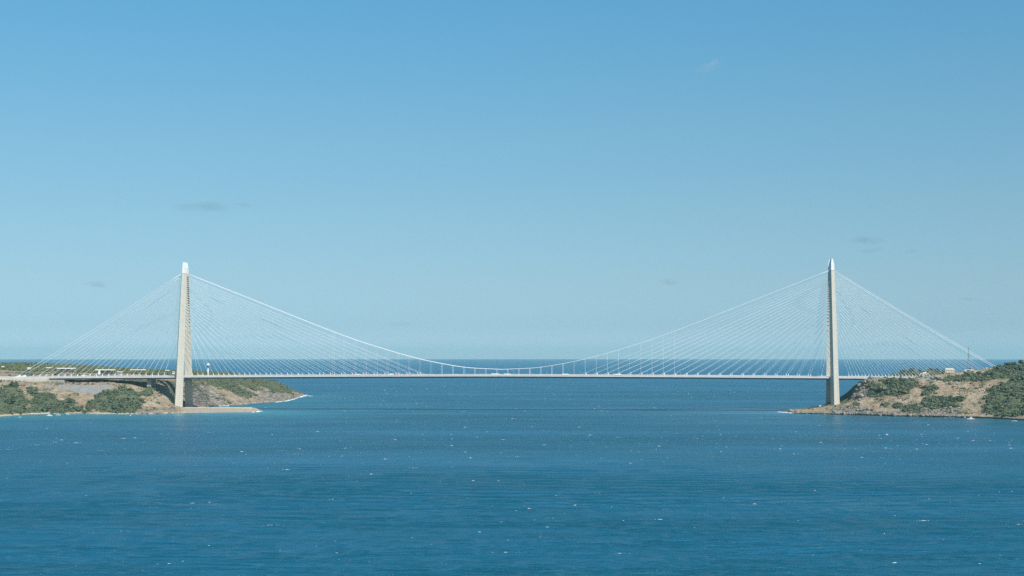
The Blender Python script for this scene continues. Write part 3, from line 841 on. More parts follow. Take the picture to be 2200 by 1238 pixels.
# ------------------------------------------------------------------ lamp posts on the deck
lp = empty('street_lamp', (0, 0, 0))
g = MB(); g.tube((0, 0, 0), (0, 0, 10.0), 0.13, 0.08, 6); g.build('pole', M['rail'], lp)
g = MB(); g.tube((0, 0, 9.9), (0, 1.6, 10.3), 0.06, n=5); g.build('arm', M['rail'], lp)
g = MB(); g.box(-0.16, 0.16, 1.3, 2.1, 10.2, 10.36); g.build('lamp_head', M['white'], lp)
ORD = 'first second third fourth fifth sixth seventh eighth ninth tenth eleventh twelfth thirteenth fourteenth fifteenth sixteenth seventeenth eighteenth nineteenth twentieth twenty-first twenty-second'.split()
LAMPS = [12.0 + 36.0 * k for k in range(-4, 42)]
LAMPS = [s for s in LAMPS if abs(s) > 10 and abs(s - SPAN) > 10]
def lamp_label(s, side):
    w = 'near' if side < 0 else 'far'
    if s < 0: n = sum(1 for q in LAMPS if s < q < 0); d = 'left of the left tower'
    elif s < MID: n = sum(1 for q in LAMPS if 0 < q < s); d = 'right of the left tower'
    elif s < SPAN: n = sum(1 for q in LAMPS if s < q < SPAN); d = 'left of the right tower'
    else: n = sum(1 for q in LAMPS if SPAN < q < s); d = 'right of the right tower'
    return 'slim grey lamp post on the %s deck edge, %s %s' % (w, ORD[n], d)
first = True
for k in range(-4, 42):
    s = 12.0 + 36.0 * k
    if abs(s) < 10 or abs(s - SPAN) < 10: continue
    for side in (-1, 1):
        o = lp if first else copy_tree(lp)
        first = False
        o.location = bw(s, side * 22.6, deck_z(s) + 0.0)
        o.rotation_euler = (0, 0, BROT + (0 if side < 0 else math.pi))
        tag(o, lamp_label(s, side), 'street lamp', 'lamp posts near side of the bridge deck' if side < 0 else 'lamp posts far side of the bridge deck')

# ------------------------------------------------------------------ vehicles on the deck
def wheels(root, xs, w, r=0.5):
    for x in xs:
        for y in (-w, w):
            g = MB(); g.tube((x, y - .15, r), (x, y + .15, r), r, n=10); g.build('wheel', M['tyre'], root)
def lorry(s, n, d, label, body='white', cab='white', L=15.0, hgt=3.9, tanker=False):
    r = empty('lorry', bw(s, n, deck_z(s) + 0.13), BROT + (0 if d > 0 else math.pi), label, 'lorry', 'lorries on the bridge')
    g = MB()
    if tanker:
        g.loft([[(x, 1.2 * math.cos(t) * k, 2.5 + 1.25 * math.sin(t) * k) for t in np.linspace(0, 2 * math.pi, 13)[:-1]] for x, k in ((-L / 2, .6), (-L / 2 + .4, 1), (L / 2 - 3.2, 1), (L / 2 - 2.9, .6))])
    else:
        g.box(-L / 2, L / 2 - 2.9, -1.25, 1.25, 1.05, hgt)
    g.build('trailer', M[body], r)
    g = MB(); x = L / 2
    g.loft([[(x - 2.5, y, .6), (x, y, .6), (x, y, 1.7), (x - .35, y, 2.9), (x - .7, y, 3.2), (x - 2.5, y, 3.3)] for y in (-1.2, 1.2)])
    g.build('cab', M[cab], r)
    g = MB(); g.hexa([(x + .01, -1.0, 1.75), (x + .03, -1.0, 1.75), (x + .03, 1.0, 1.75), (x + .01, 1.0, 1.75)], [(x - .3, -1.0, 2.8), (x - .28, -1.0, 2.8), (x - .28, 1.0, 2.8), (x - .3, 1.0, 2.8)])
    g.build('windscreen', M['dark'], r)
    g = MB(); g.box(-L / 2 + .3, L / 2 - .4, -.5, .5, .62, 1.02); g.build('chassis', M['tyre'], r)
    wheels(r, (-L / 2 + 1.2, -L / 2 + 2.5, L / 2 - 4.2, L / 2 - 1.2), 1.05, .5)
def car(s, n, d, label, paint='white', van=False):
    r = empty('van' if van else 'car', bw(s, n, deck_z(s) + 0.13), BROT + (0 if d > 0 else math.pi), label, 'van' if van else 'car', 'vans on the bridge' if van else 'cars on the bridge')
    L, w = (5.6, .98) if van else (4.4, .88)
    hb, ht = (1.2, 2.4) if van else (.85, 1.48)
    g = MB()
    g.loft([[(-L / 2, y, .32), (L / 2, y, .32), (L / 2, y, hb * .8), (L / 2 - .9, y, hb), (-L / 2, y, hb)] for y in (-w, w)])
    g.build('body', M[paint], r)
    g = MB(); k = w * .9
    xr, xf = (-L / 2 + .05, L / 2 - 1.0) if van else (-L / 2 + .3, L / 2 - 1.2)
    g.hexa([(xr, -k, hb), (xf, -k, hb), (xf, k, hb), (xr, k, hb)], [(xr + (.1 if van else .6), -k * .9, ht), (xf - .8, -k * .9, ht), (xf - .8, k * .9, ht), (xr + (.1 if van else .6), k * .9, ht)])
    g.build('roof', M[paint], r)
    g = MB(); g.hexa([(xf - 1.3, -k - .01, hb + .1), (xf - .1, -k - .01, hb + .1), (xf - .1, k + .01, hb + .1), (xf - 1.3, k + .01, hb + .1)], [(xf - 1.3, -k * .93 - .01, ht - .12), (xf - .75, -k * .93 - .01, ht - .12), (xf - .75, k * .93 + .01, ht - .12), (xf - 1.3, k * .93 + .01, ht - .12)])
    g.build('side_window', M['dark'], r)
    wheels(r, (-L / 2 + .9, L / 2 - .9), w - .1, .33)
def s_of(px):       # distance along the bridge for a photograph column
    t = (px - 1100.0) / F
    return (t * BL.y - BL.x) / (U.x - t * U.y)
lorry(s_of(1066), -9, 1, 'long white articulated lorry at midspan, in the near lanes', L=18.5, hgt=4.0)
lorry(s_of(1092), -14, 1, 'white lorry ahead of the long articulated lorry at midspan', L=16, hgt=3.6)
lorry(s_of(1216), -9, 1, 'white box lorry halfway between midspan and the right tower stays', L=16.0)
lorry(s_of(1327), -9, 1, 'pale tanker lorry where the right tower stays begin', body='white', L=18, tanker=True)
lorry(s_of(772), -9, 1, 'white box lorry among the longest stays of the left tower', L=13, hgt=3.5)
lorry(s_of(841), 10, -1, 'white lorry with a red lorry just behind it', L=13)
lorry(s_of(852), -10, 1, 'red lorry beside a white one left of midspan', body='red', cab='red', L=8.5)
lorry(s_of(187), -10, 1, 'white lorry on the side span left of the left tower', L=15, hgt=3.8)
lorry(s_of(313), -10, 1, 'faded red lorry close to the pier left of the left tower', body='pinkred', cab='pinkred', L=12, hgt=3.4)
car(s_of(510), -9, 1, 'white van right of the left tower, beyond the control tower', van=True)
car(s_of(435), -9, 1, 'white van just right of the left tower', van=True)
car(s_of(215), -9, 1, 'white van between two stay props of the left side span', van=True)
car(s_of(245), -9, 1, 'white van on the left side span, nearest to the pier', van=True)
car(s_of(939), -9, 1, 'red car just past the last stay of the left tower', 'pinkred')
car(s_of(871), -10, 1, 'dark blue car behind the red lorry left of midspan', 'blue')
car(s_of(880), 9, -1, 'silver car following the dark blue car left of midspan', 'silver')
car(s_of(1471), -9, 1, 'white van among the right tower stays, towards the tower', van=True)
car(s_of(1697), -9, 1, 'white car a little left of the right tower', 'white')
car(s_of(1558), 9, -1, 'silver car among the middle stays of the right tower', 'silver')
car(s_of(640), 9, -1, 'dark blue car among the middle stays of the left tower', 'blue')
car(s_of(1040), 9, -1, 'silver car left of the long lorry at midspan', 'silver')

# ------------------------------------------------------------------ breakwater beside the left tower
bwk = empty('breakwater', at(470, 880, 3030), 0, 'low rocky breakwater with a pale parapet reaching right from the left tower', 'breakwater')
org = bwk.location
cols = [(388, 887.8, 876.4), (400, 887.4, 876.2), (440, 886.8, 876.0), (500, 886.0, 875.9), (535, 885.7, 876.0), (546, 885.2, 876.6), (553, 884.2, 879.0), (559, 882.8, 881.6)]
fx = np.linspace(388, 559, 190)
shp = np.interp(fx, [c[0] for c in cols], [c[1] for c in cols]); tpp = np.interp(fx, [c[0] for c in cols], [c[2] for c in cols])
G = []
for t in np.linspace(0, 1, 22):
    row = []
    for p, q, r in zip(fx, shp, tpp):
        D0 = depth_of(q); D1 = max(D0 + 8, 3062 + (p - 388) * 0.10); zt = z_at(r, 3062)
        if t < 0.15: D, z = D0 - 6 * (1 - t / .15), -2 * (1 - t / .15)
        elif t < 0.8: k = (t - .15) / .65; D, z = D0 + (D1 - D0) * k, zt * (k ** 0.85)
        else: k = (t - .8) / .2; D, z = D1 + 16 * k, zt - (zt + 3) * k ** 1.6
        row.append((x_at(p, z, D), D, z))
    G.append(row)
G = np.array(G)
nz_ = fbm(G[..., 0] / 3.2, G[..., 1] / 3.2, 61, 3)
G[..., 2] += 0.9 * nz_ * np.clip(G[..., 2] / 2.5, 0.15, 1); G[..., 1] += 1.0 * fbm(G[..., 0] / 4, G[..., 2], 63, 2)
o = grid_mesh('rubble_bank', G[..., 0] - org.x, G[..., 1] - org.y, G[..., 2] - org.z, M['rubble'], kind='stuff', smooth=False)
o.parent = bwk
pw = MB()
for a, b in zip(np.linspace(396, 541, 30)[:-1], np.linspace(396, 541, 30)[1:]):
    pa, pb = at(a, 876.1, 3064), at(b, 876.0, 3064)
    pw.hexa([(pa.x, 3063, 4.0), (pb.x, 3063, 4.0), (pb.x, 3066, 4.0), (pa.x, 3066, 4.0)], [(pa.x, 3063, pa.z + .9), (pb.x, 3063, pb.z + .9), (pb.x, 3066, pb.z + .9), (pa.x, 3066, pa.z + .9)])
o = pw.build('parapet', M['concrete'], bwk); o.location = -org

# ------------------------------------------------------------------ control tower and buildings
def building_frame(name, px, py, D, label, cat, rz=0.0, group=None):
    return empty(name, at(px, py, D), rz, label, cat, group)
k = 3650 / F
ct = empty('control_tower', at(446.8, 813, 3650), 0, 'slim white control tower with a disc-shaped cabin, behind the bridge right of the left tower', 'tower')
base = ct.location.z
def hz(py): return z_at(py, 3650) - base
g = MB(); g.lathe([(2.6, -8), (2.2, 0), (1.45, hz(803)), (1.35, hz(791.6))]); g.build('shaft', M['white'], ct, smooth=True)
g = MB(); g.lathe([(1.0, hz(791.6)), (1.0, hz(787.4)), (1.6, hz(786.6))]); g.build('neck', M['grey'], ct, smooth=True)
g = MB(); g.lathe([(1.6, hz(786.9)), (4.2, hz(785.6)), (6.0, hz(785.0))]); g.build('cabin_floor', M['grey'], ct)
g = MB(); g.lathe([(6.0, hz(785.0)), (6.2, hz(784.1)), (4.3, hz(783.5)), (3.9, hz(782.9))]); g.build('gallery', M['white'], ct)
g = MB(); g.lathe([(3.8, hz(782.9)), (4.1, hz(782.0))]); g.build('window_band', M['dark'], ct)
g = MB(); g.lathe([(4.3, hz(782.0)), (3.4, hz(781.6)), (1.3, hz(781.2)), (1.1, hz(779.9)), (.2, hz(779.7))]); g.build('roof', M['white'], ct)
g = MB(); g.tube((0, 0, hz(779.7)), (0, 0, hz(777.6)), 0.15, n=5); g.build('antenna', M['mast'], ct)

def canopy(name, px0, px1, py_top, py_bot, D, label, cat, thick=2.0, posts=4, wide_post=None, depth=14, box=None, post_r=.24):
    c0, c1 = at(px0, py_top, D), at(px1, py_top, D)
    zb = z_at(py_bot, D); w = c1.x - c0.x
    r = empty(name, ((c0.x + c1.x) / 2, D, zb - 2), 0, label, cat)
    ht = c0.z - zb + 2
    g = MB(); g.box(-w / 2, w / 2, -depth / 2, depth / 2, ht - thick, ht); g.build('roof', M['white'], r)
    if wide_post:
        a, b = (at(wide_post[0], py_top, D).x - r.location.x), (at(wide_post[1], py_top, D).x - r.location.x)
        g = MB(); g.box(a, b, -depth / 2 + .5, depth / 2 - .5, 0, ht - thick - .003); g.build('pillar', M['white'], r)
    for i in range(posts):
        x = -w / 2 + 1.5 + (w - 3) * i / max(1, posts - 1)
        for y in (-depth / 2 + 1, depth / 2 - 1):
            g = MB(); g.tube((x, y, 0), (x, y, ht - thick), post_r, n=6); g.build('column', M['grey'], r)
    if box:
        x0, x1 = (at(box[0], py_top, D).x - r.location.x), (at(box[1], py_top, D).x - r.location.x)
        g = MB(); g.box(x0, x1, -depth / 2 + 3, depth / 2 - 3, 0, (ht - thick) * .85); g.build('kiosk', M[box[2]], r)  # block filling the open bay; a dark one carries the bay's shade as colour
    return r
canopy('roadside_canopy', 101, 112, 789.4, 795, 3700, 'short white flat-roofed canopy, leftmost behind the deck', 'canopy', 1.6, 3)
canopy('service_building', 124, 162, 790.6, 799, 3700, 'long low white-roofed service building with dark bays behind the left side span', 'building', 2.2, 7, box=(127, 150, 'slot'), depth=18)
canopy('toll_canopy', 206, 247.5, 793.8, 803, 3560, 'white flat portal roof on one thick pillar over dark openings', 'canopy', 2.0, 3, wide_post=(213.2, 217), box=(219, 240, 'slot'), depth=16)
canopy('gantry_roof', 280, 314, 793.8, 803, 3560, 'long thin white roof beam over the road nearest the left tower', 'canopy', 1.7, 3, depth=6, post_r=.22)
canopy('shelter', 356, 364.5, 795.2, 804, 3620, 'small white flat shelter just left of the left tower', 'shelter', 1.6, 2, depth=8)
def house(name, px0, px1, py_top, py_bot, D, label, cat, wall='white', roof='white', band=True, flat=True, depth=10):
    c0, c1 = at(px0, py_top, D), at(px1, py_top, D)
    zb = z_at(py_bot, D); w = c1.x - c0.x; ht = c0.z - zb + 2
    r = empty(name, ((c0.x + c1.x) / 2, D, zb - 2), 0, label, cat)
    rt = min(1.2, ht * .25) if flat else ht * .35
    g = MB(); g.box(-w / 2 + .5, w / 2 - .5, -depth / 2 + .5, depth / 2 - .5, 0, ht - rt); g.build('wall', M[wall], r)
    g = MB()
    if flat: g.box(-w / 2, w / 2, -depth / 2, depth / 2, ht - rt + .003, ht)
    else: g.hexa([(-w / 2, -depth / 2, ht - rt + .003), (w / 2, -depth / 2, ht - rt + .003), (w / 2, depth / 2, ht - rt + .003), (-w / 2, depth / 2, ht - rt + .003)],
                 [(-w / 2 + w * .15, -.2, ht), (w / 2 - w * .15, -.2, ht), (w / 2 - w * .15, .2, ht), (-w / 2 + w * .15, .2, ht)])
    g.build('roof', M[roof], r)
    if band:
        n = max(2, int(w / 4))
        for i in range(n):
            x = -w / 2 + 1.2 + (w - 2.4) * (i + .5) / n
            g = MB(); g.box(x - .8, x + .8, -depth / 2 + .44, -depth / 2 + .49, (ht - rt) * .5, (ht - rt) * .82); g.build('window', M['dark'], r)
    return r
house('operations_building', 253, 264, 798.2, 805, 3540, 'pale two-storey building with a dark window row between the two road canopies', 'building', wall='grey')
house('cottage', 4, 8.5, 786.6, 789.6, 3960, 'small white house at the forest edge, far left', 'house', flat=False)
house('cottage', 59.5, 63, 789.2, 791.6, 3900, 'small white cabin below the forest, left one of two', 'house', flat=False, band=False)
house('cottage', 64, 66.5, 789.6, 791.8, 3900, 'small white cabin below the forest, right one of two', 'house', flat=False, band=False)
house('kiosk', 371, 375.5, 798.4, 802.5, 3600, 'small white kiosk right beside the left tower', 'kiosk')
house('beach_hut', 27.8, 32.2, 886.8, 891.5, 2868, 'small pale hut standing on the left beach', 'hut', wall='concrete', depth=5)
house('villa', 2029, 2050, 791.2, 799, 3190, 'cream house with a low pale roof on the hilltop behind the right stays', 'house', wall='cream', roof='concrete', flat=False)
house('storehouse', 2071, 2091, 794.4, 799, 3140, 'low white house right of the cream one on the hilltop', 'house', depth=8)
house('garden_house', 1981, 1994, 802.6, 808, 3150, 'small cream block beside the road end of the bridge', 'house', wall='cream', roof='cream', depth=8)
house('farmhouse', 2084.5, 2088.5, 788.2, 796, 3230, 'dark house with a red roof below the lattice mast', 'house', wall='tile', roof='tile', flat=False, band=False)
house('hilltop_kiosk', 2117, 2124, 790.2, 796, 3020, 'tiny white kiosk near the top of the right ridge', 'kiosk', band=False, depth=5)
# retaining stairs/ramp beam on the small hill
g = MB(); a, b = at(1976, 803.6, 3160), at(1990, 799.0, 3160)
g.hexa([(a.x, 3156, a.z - 1.3), (b.x, 3156, b.z - 1.3), (b.x, 3164, b.z - 1.3), (a.x, 3164, a.z - 1.3)], [(a.x, 3156, a.z), (b.x, 3156, b.z), (b.x, 3164, b.z), (a.x, 3164, a.z)])
tag(g.build('ramp_wall', M['white']), 'pale slanting ramp wall on the small hill behind the right stays', 'wall')

# lattice mast on the right ridge
pm = empty('lattice_mast', at(2081.5, 797, 3500), 0, 'tall thin grey lattice mast standing behind the right back stays', 'mast')
ht = z_at(747, 3500) - pm.location.z
g = MB(); hw0, hw1 = 2.4, .5
def mp(i, h):
    w = hw0 + (hw1 - hw0) * h / ht
    return Vector(((-1, 1, 1, -1)[i] * w, (-1, -1, 1, 1)[i] * w, h))
for i in range(4): g.tube(mp(i, 0), mp(i, ht), .22, .14, 5)
g.build('mast_leg', M['mast'], pm)
g = MB(); hs = np.linspace(0, ht, 14)
for h0, h1 in zip(hs[:-1], hs[1:]):
    for i in range(4):
        j = (i + 1) % 4
        g.tube(mp(i, h0), mp(j, h1), .09, n=4); g.tube(mp(j, h0), mp(i, h1), .09, n=4); g.tube(mp(i, h1), mp(j, h1), .09, n=4)
g.build('bracing', M['mast'], pm)
g = MB(); g.tube((0, 0, ht), (0, 0, ht + 4), .12, n=5); g.build('antenna', M['mast'], pm)
# small mast near the end of the cable
sm = empty('flag_mast', at(2123, 796, 3010), 0, 'short dark signal mast near where the right back stays end', 'mast')
g = MB(); g.tube((0, 0, 0), (0, 0, z_at(779, 3010) - sm.location.z), .28, .2, 6); g.build('pole', M['mast'], sm)
g = MB(); t = z_at(780, 3010) - sm.location.z; g.box(-2.0, 2.0, -.3, .3, t - .8, t); g.build('cross_arm', M['pinkred'], sm)

# ------------------------------------------------------------------ boats
def boat(px, py, L, label, cabin=True, rz=0.0, hull='white', name='motorboat', cat='boat', group='boats moored along the shores', w=None):
    r = empty(name, on_water(px, py), rz, label, cat, group)
    W = (w or L * .3) / 2
    g = MB(); rings = []
    for t, bw_, dz in ((0, .8, 0), (.15, .95, 0), (.5, 1, 0), (.75, .8, .1), (.9, .45, .22), (1, .04, .34)):
        x = -L / 2 + L * t
        rings.append([(x, -W * bw_ * .6, -.3), (x, W * bw_ * .6, -.3), (x, W * bw_, L * .11 + dz), (x, -W * bw_, L * .11 + dz)])
    g.loft(rings); g.build('hull', M[hull], r)
    if cabin:
        h = L * .11
        g = MB(); g.hexa([(-L * .2, -W * .65, h), (L * .2, -W * .6, h), (L * .2, W * .6, h), (-L * .2, W * .65, h)], [(-L * .17, -W * .55, h + L * .19), (L * .08, -W * .5, h + L * .19), (L * .08, W * .5, h + L * .19), (-L * .17, W * .55, h + L * .19)])
        g.build('cabin', M['white'], r)
        g = MB(); g.box(-L * .12, L * .1, -W * .66, W * .66, h + L * .07, h + L * .13); g.build('window', M['dark'], r)
        g = MB(); g.tube((-L * .05, 0, h + L * .19), (-L * .05, 0, h + L * .34), .06, n=5); g.build('mast', M['rail'], r)
    else:
        g = MB(); h = L * .11; g.box(-L * .25, L * .02, -W * .55, W * .55, h - .02, h + L * .06); g.build('seat', M['silver'], r)
    return r
boat(42.3, 896.6, 5.2, 'small white boat moored off the left beach, apart from the other three', False, .6)
boat(106, 893.6, 11.0, 'largest white motorboat by the left beach, with a cabin', True, .1)
boat(124.8, 892.2, 9.0, 'low white open boat between two cabin boats by the left beach', False, .15)
boat(145.5, 890.9, 7.0, 'white cabin boat by the left beach, rightmost of the three together', True, math.pi - .3)
boat(2085.5, 900.8, 13.0, 'long white motorboat off the right shore below the tan slope', True, math.pi)
boat(2179.5, 905.0, 9.5, 'white open boat off the right shore near the edge of the view', False, 2.9)
boat(2031, 897.9, 5.0, 'tiny grey rowing boat close to the right shore', False, .1, hull='silver')
boat(1905.5, 934.4, 4.2, 'small white and red boat alone on open water before the right shore', True, .2)
for px, py, col, lab in ((209.5, 891.0, 'yellow', 'small yellow mooring buoy off the left beach below the thicket'), (280, 893.5, 'white', 'small white mooring buoy off the rocky end of the left bluff')):
    r = empty('mooring_buoy', on_water(px, py), 0, lab, 'buoy')
    g = MB(); g.lathe([(.3, -.4), (.95, 0), (1.0, .5), (.6, 1.1), (.2, 1.3)], 10); g.build('float', M[col], r, smooth=True)
    g = MB(); g.tube((0, 0, 1.3), (0, 0, 2.1), .09, n=5); g.build('post', M['mast'], r)
# vehicles and a mast on the right spit
def parked(px, py, D, label, rz):
    r = empty('parked_van', at(px, py, D), rz, label, 'van', 'vans parked beside the right tower')
    r.location.z = ground_height(px, D, 'e') + .1
    g = MB(); g.loft([[(-2.6, y, .35), (2.6, y, .35), (2.6, y, 1.2), (1.7, y, 2.3), (-2.6, y, 2.4)] for y in (-1, 1)]); g.build('body', M['white'], r)
    g = MB(); g.box(.4, 1.6, -1.01, 1.01, 1.3, 2.0); g.build('side_window', M['dark'], r)
    wheels(r, (-1.7, 1.7), .95, .38)
parked(1762, 872.8, 3030, 'white van on the right spit, left one of the two', .2)
parked(1768, 872.0, 3034, 'white van on the right spit, closer to the tower', .1)

# ------------------------------------------------------------------ vegetation
def leaf_cloud(rng, n, squash=0.8, leaf=0.34, core=True):
    """Unit crown: leaf clumps through the volume of lobes, around a small solid core."""
    v, f = [], []
    lobes = [(np.array([0, 0, .55 * squash]), .62)]
    for _ in range(rng.integers(4, 7)):
        a = rng.uniform(0, 6.283); rr = rng.uniform(.35, .6)
        lobes.append((np.array([rr * math.cos(a), rr * math.sin(a), rng.uniform(.25, .85) * squash]), rng.uniform(.28, .46)))
    for i in range(n):
        c, r = lobes[rng.integers(len(lobes))]
        d = rng.normal(size=3); d /= np.linalg.norm(d)
        if d[2] < -0.5: d[2] *= -1
        p = c + d * r * rng.uniform(.72, 1.08) * np.array([1, 1, squash])
        nrm = d + rng.normal(size=3) * .55; nrm /= np.linalg.norm(nrm)
        u = np.cross(nrm, rng.normal(size=3)); u /= np.linalg.norm(u); w = np.cross(nrm, u)
        s = leaf * rng.uniform(.55, 1.1)
        o = len(v)
        for a, b in ((-1, -.4), (.2, -.9), (1, .3), (-.1, 1)):
            v.append(p + u * a * s * .6 + w * b * s * .6)
        f.append((o, o + 1, o + 2, o + 3))
    if core:
        for c, r in lobes:
            o = len(v)
            q = r * .78
            for d in ((1, 0, 0), (0, 1, 0), (-1, 0, 0), (0, -1, 0), (0, 0, 1), (0, 0, -1)):
                v.append(c + np.array(d) * q * np.array([1, 1, squash]))
            f += [(o, o + 1, o + 4, o + 4)[:3], (o + 1, o + 2, o + 4), (o + 2, o + 3, o + 4), (o + 3, o, o + 4), (o + 1, o, o + 5), (o + 2, o + 1, o + 5), (o + 3, o + 2, o + 5), (o, o + 3, o + 5)]
    return np.array(v), f
rg = np.random.default_rng(3)
SHAPES = [leaf_cloud(rg, 110, rg.uniform(.7, 1.0)) for _ in range(8)]
SMALL = [leaf_cloud(rg, 26, rg.uniform(.6, .9), .55) for _ in range(8)]
def shape_mesh(name, sh, m):
    me = bpy.data.meshes.new(name)
    me.from_pydata([tuple(p) for p in sh[0]], [], sh[1]); me.materials.append(m)
    return me
BUSH = [shape_mesh('shrub_crown', s, M['leaf']) for s in SHAPES]
def merged(name, items, shapes, m, kind='stuff'):
    """items: (x, y, z, rx, rz, shape, angle) joined in one mesh."""
    V, F_, off = [], [], 0
    LT, LI = [], []
    for x, y, z, rx, rz, si, a in items:
        v, f = shapes[si]
        ca, sa = math.cos(a) * rx, math.sin(a) * rx
        vv = np.stack([v[:, 0] * ca - v[:, 1] * sa + x, v[:, 0] * sa + v[:, 1] * ca + y, v[:, 2] * rz + z], 1)
        V.append(vv)
        for q in f:
            LT.append(len(q)); LI.extend(i + off for i in q)
        off += len(v)
    co = np.concatenate(V)
    me = bpy.data.meshes.new(name)
    me.vertices.add(len(co)); me.vertices.foreach_set('co', co.ravel())
    me.loops.add(len(LI)); me.loops.foreach_set('vertex_index', np.array(LI))
    me.polygons.add(len(LT))
    lt = np.array(LT)
    me.polygons.foreach_set('loop_start', np.concatenate([[0], np.cumsum(lt)[:-1]]))
    me.polygons.foreach_set('loop_total', lt)
    me.update(calc_edges=True); me.materials.append(m)
    o = link(name, me); o['kind'] = kind
    return o

def scatter(Xg, Yg, Zg, weight, spacing_px, rng, size, jitter=0.3):
    """Random well-spread points on a land grid where weight is high: (x, y, z, radius)."""
    PXg, PYg = project(Xg, Yg, Zg)
    idx = np.argwhere(weight > rng.uniform(0.15, 1.0, weight.shape))
    rng.shuffle(idx)
    cell, out = {}, []
    for r, c in idx:
        px, py = PXg[r, c], PYg[r, c]
        key = (int(px / spacing_px), int(py / (spacing_px * .62)), int(Yg[r, c] / 40))
        if key in cell: continue
        cell[key] = 1
        s = size * math.exp(rng.normal() * jitter)
        out.append((Xg[r, c], Yg[r, c], Zg[r, c], s, px, py))
    return out
rv = np.random.default_rng(17)
west = scatter(Xe, Ye, Ze, np.where(fx_front & (PYe < 889) & (Ze > 2.5) & (we < .2), ge * np.clip(.55 + 1.9 * fbm(Xe / 16, Ye / 16, 71, 3), 0, 1), 0), 3.8, rv, 4.0, .38)
east = scatter(Xa, Ya, Za, np.where(fr & (Za > 3), ga * np.clip(.45 + 2.1 * fbm(Xa / 16, Ya / 16, 73, 3), 0, 1), 0), 3.8, rv, 4.0, .38)
sparse_w = scatter(Xe, Ye, Ze, np.where(fx_front & (Ze > 6) & (PXe < 375) & (we < .2), .5 * np.clip(.35 + fbm(Xe / 25, Ye / 25, 8, 3) * 2, 0, 1), 0), 4.5, rv, 1.7, .45)
sparse_e = scatter(Xa, Ya, Za, np.where(fr & (Za > 7), .5 * np.clip(.3 + fbm(Xa / 25, Ya / 25, 9, 3) * 2, 0, 1), 0), 4.5, rv, 1.7, .45)

def zone(px, py):
    if px < 700:
        if px > 300: return ('low green bush on the rocky slope below the approach pier', 'bushes on the slope below the pier')
        if px > 203: return ('dark green bush in the big thicket above the left beach', 'bushes of the big thicket above the left beach')
        if px > 66: return ('dark green bush on the dry slope above the moored boats', 'bushes on the dry slope above the moored boats')
        return ('green bush in the woodland at the left end of the bluff', 'bushes of the woodland at the left end of the bluff')
    if px < 1972 and py < 856: return ('green bush on the steep slope just under the right deck end', 'bushes under the right deck end')
    if px > 2115 and py > 826: return ('green bush in the wood above the right beach', 'bushes of the wood above the right beach')
    if py < 826: return ('green bush along the upper ridge of the right hill', 'bushes along the upper ridge of the right hill')
    return ('green bush on the lower tan slope of the right hill', 'bushes on the lower slope of the right hill')
allb = sorted(west + east, key=lambda b: -b[3] / b[1])
# single trees the photograph shows apart
named_bushes = [
    (48, 873, 'w', 5.2, 'bright green round bush at the left woodland edge', 'leaf_light'),
    (70, 846, 'w', 6.5, 'dark round bush standing alone high on the left slope', 'leaf'),
    (192, 878, 'w', 7.0, 'dark round bush alone between slope and big thicket', 'leaf'),
    (165, 882, 'w', 5.0, 'low dark bush just above the beach, left of the lone round one', 'leaf'),
    (2062, 861, 'e', 6.5, 'dark round bush alone in the middle of the right hill', 'leaf'),
    (1990, 847, 'e', 6.5, 'dark bush beside the tan path on the right hill', 'leaf'),
    (1928, 876, 'e', 5.0, 'grey-green bush alone above the right cliffs', 'leaf'),
]
def hit(px, py, side):
    Xg, Yg, Zg, PXg, PYg, D0 = (Xe, Ye, Ze, PXe, PYe, De0) if side == 'w' else (Xa, Ya, Za, PXa, PYa, Da0)
    d = (PXg - px) ** 2 + (PYg - py) ** 2 + np.where(D0 > 3120, 1e6, 0)
    r, c = np.unravel_index(np.argmin(d), d.shape)
    return Vector((Xg[r, c], Yg[r, c], Zg[r, c]))
LIGHT = [shape_mesh('shrub_crown', s, M['leaf_light']) for s in SHAPES[:2]]
for i, (px, py, side, rad_, lab, mk) in enumerate(named_bushes):
    o = link('bush', (LIGHT if mk == 'leaf_light' else BUSH)[i % 2 if mk == 'leaf_light' else i], None, hit(px, py, side))
    o.scale = (rad_, rad_, rad_ * 1.15); o.rotation_euler = (0, 0, i * 1.3)
    tag(o, lab, 'bush')
zone_of = []
for i, (x, y, z, s, px, py) in enumerate(allb[:285]):
    o = link('bush', BUSH[i % 8], None, (x, y, z - .25 * s))
    o.scale = (s, s, s * random.uniform(.85, 1.25)); o.rotation_euler = (0, 0, random.uniform(0, 6.28))
    zone_of.append((o, px, py))
zs = {}
for o, px, py in zone_of: zs.setdefault(zone(px, py), []).append((o, px, py))
for (lab, grp), mem in zs.items():
    xs_ = sorted(m[1] for m in mem); ys_ = sorted(m[2] for m in mem); n = len(mem)
    for o, px, py in mem:
        h = 'left' if px < xs_[n // 3] else ('right' if px > xs_[2 * n // 3] else 'middle')
        v = 'upper' if py < ys_[n // 3] else ('lower' if py > ys_[2 * n // 3] else 'central')
        w = '%s %s part' % (v, h) if n > 6 else '%s side' % h
        tag(o, lab + ', ' + w, 'bush', grp + ', ' + w)
rest = allb[285:] + sparse_w + sparse_e
merged('scrub', [(x, y, z - .2 * s, s, s * random.uniform(.7, 1.1), random.randrange(8), random.uniform(0, 6.28)) for x, y, z, s, px, py in rest], SMALL, M['leaf'])
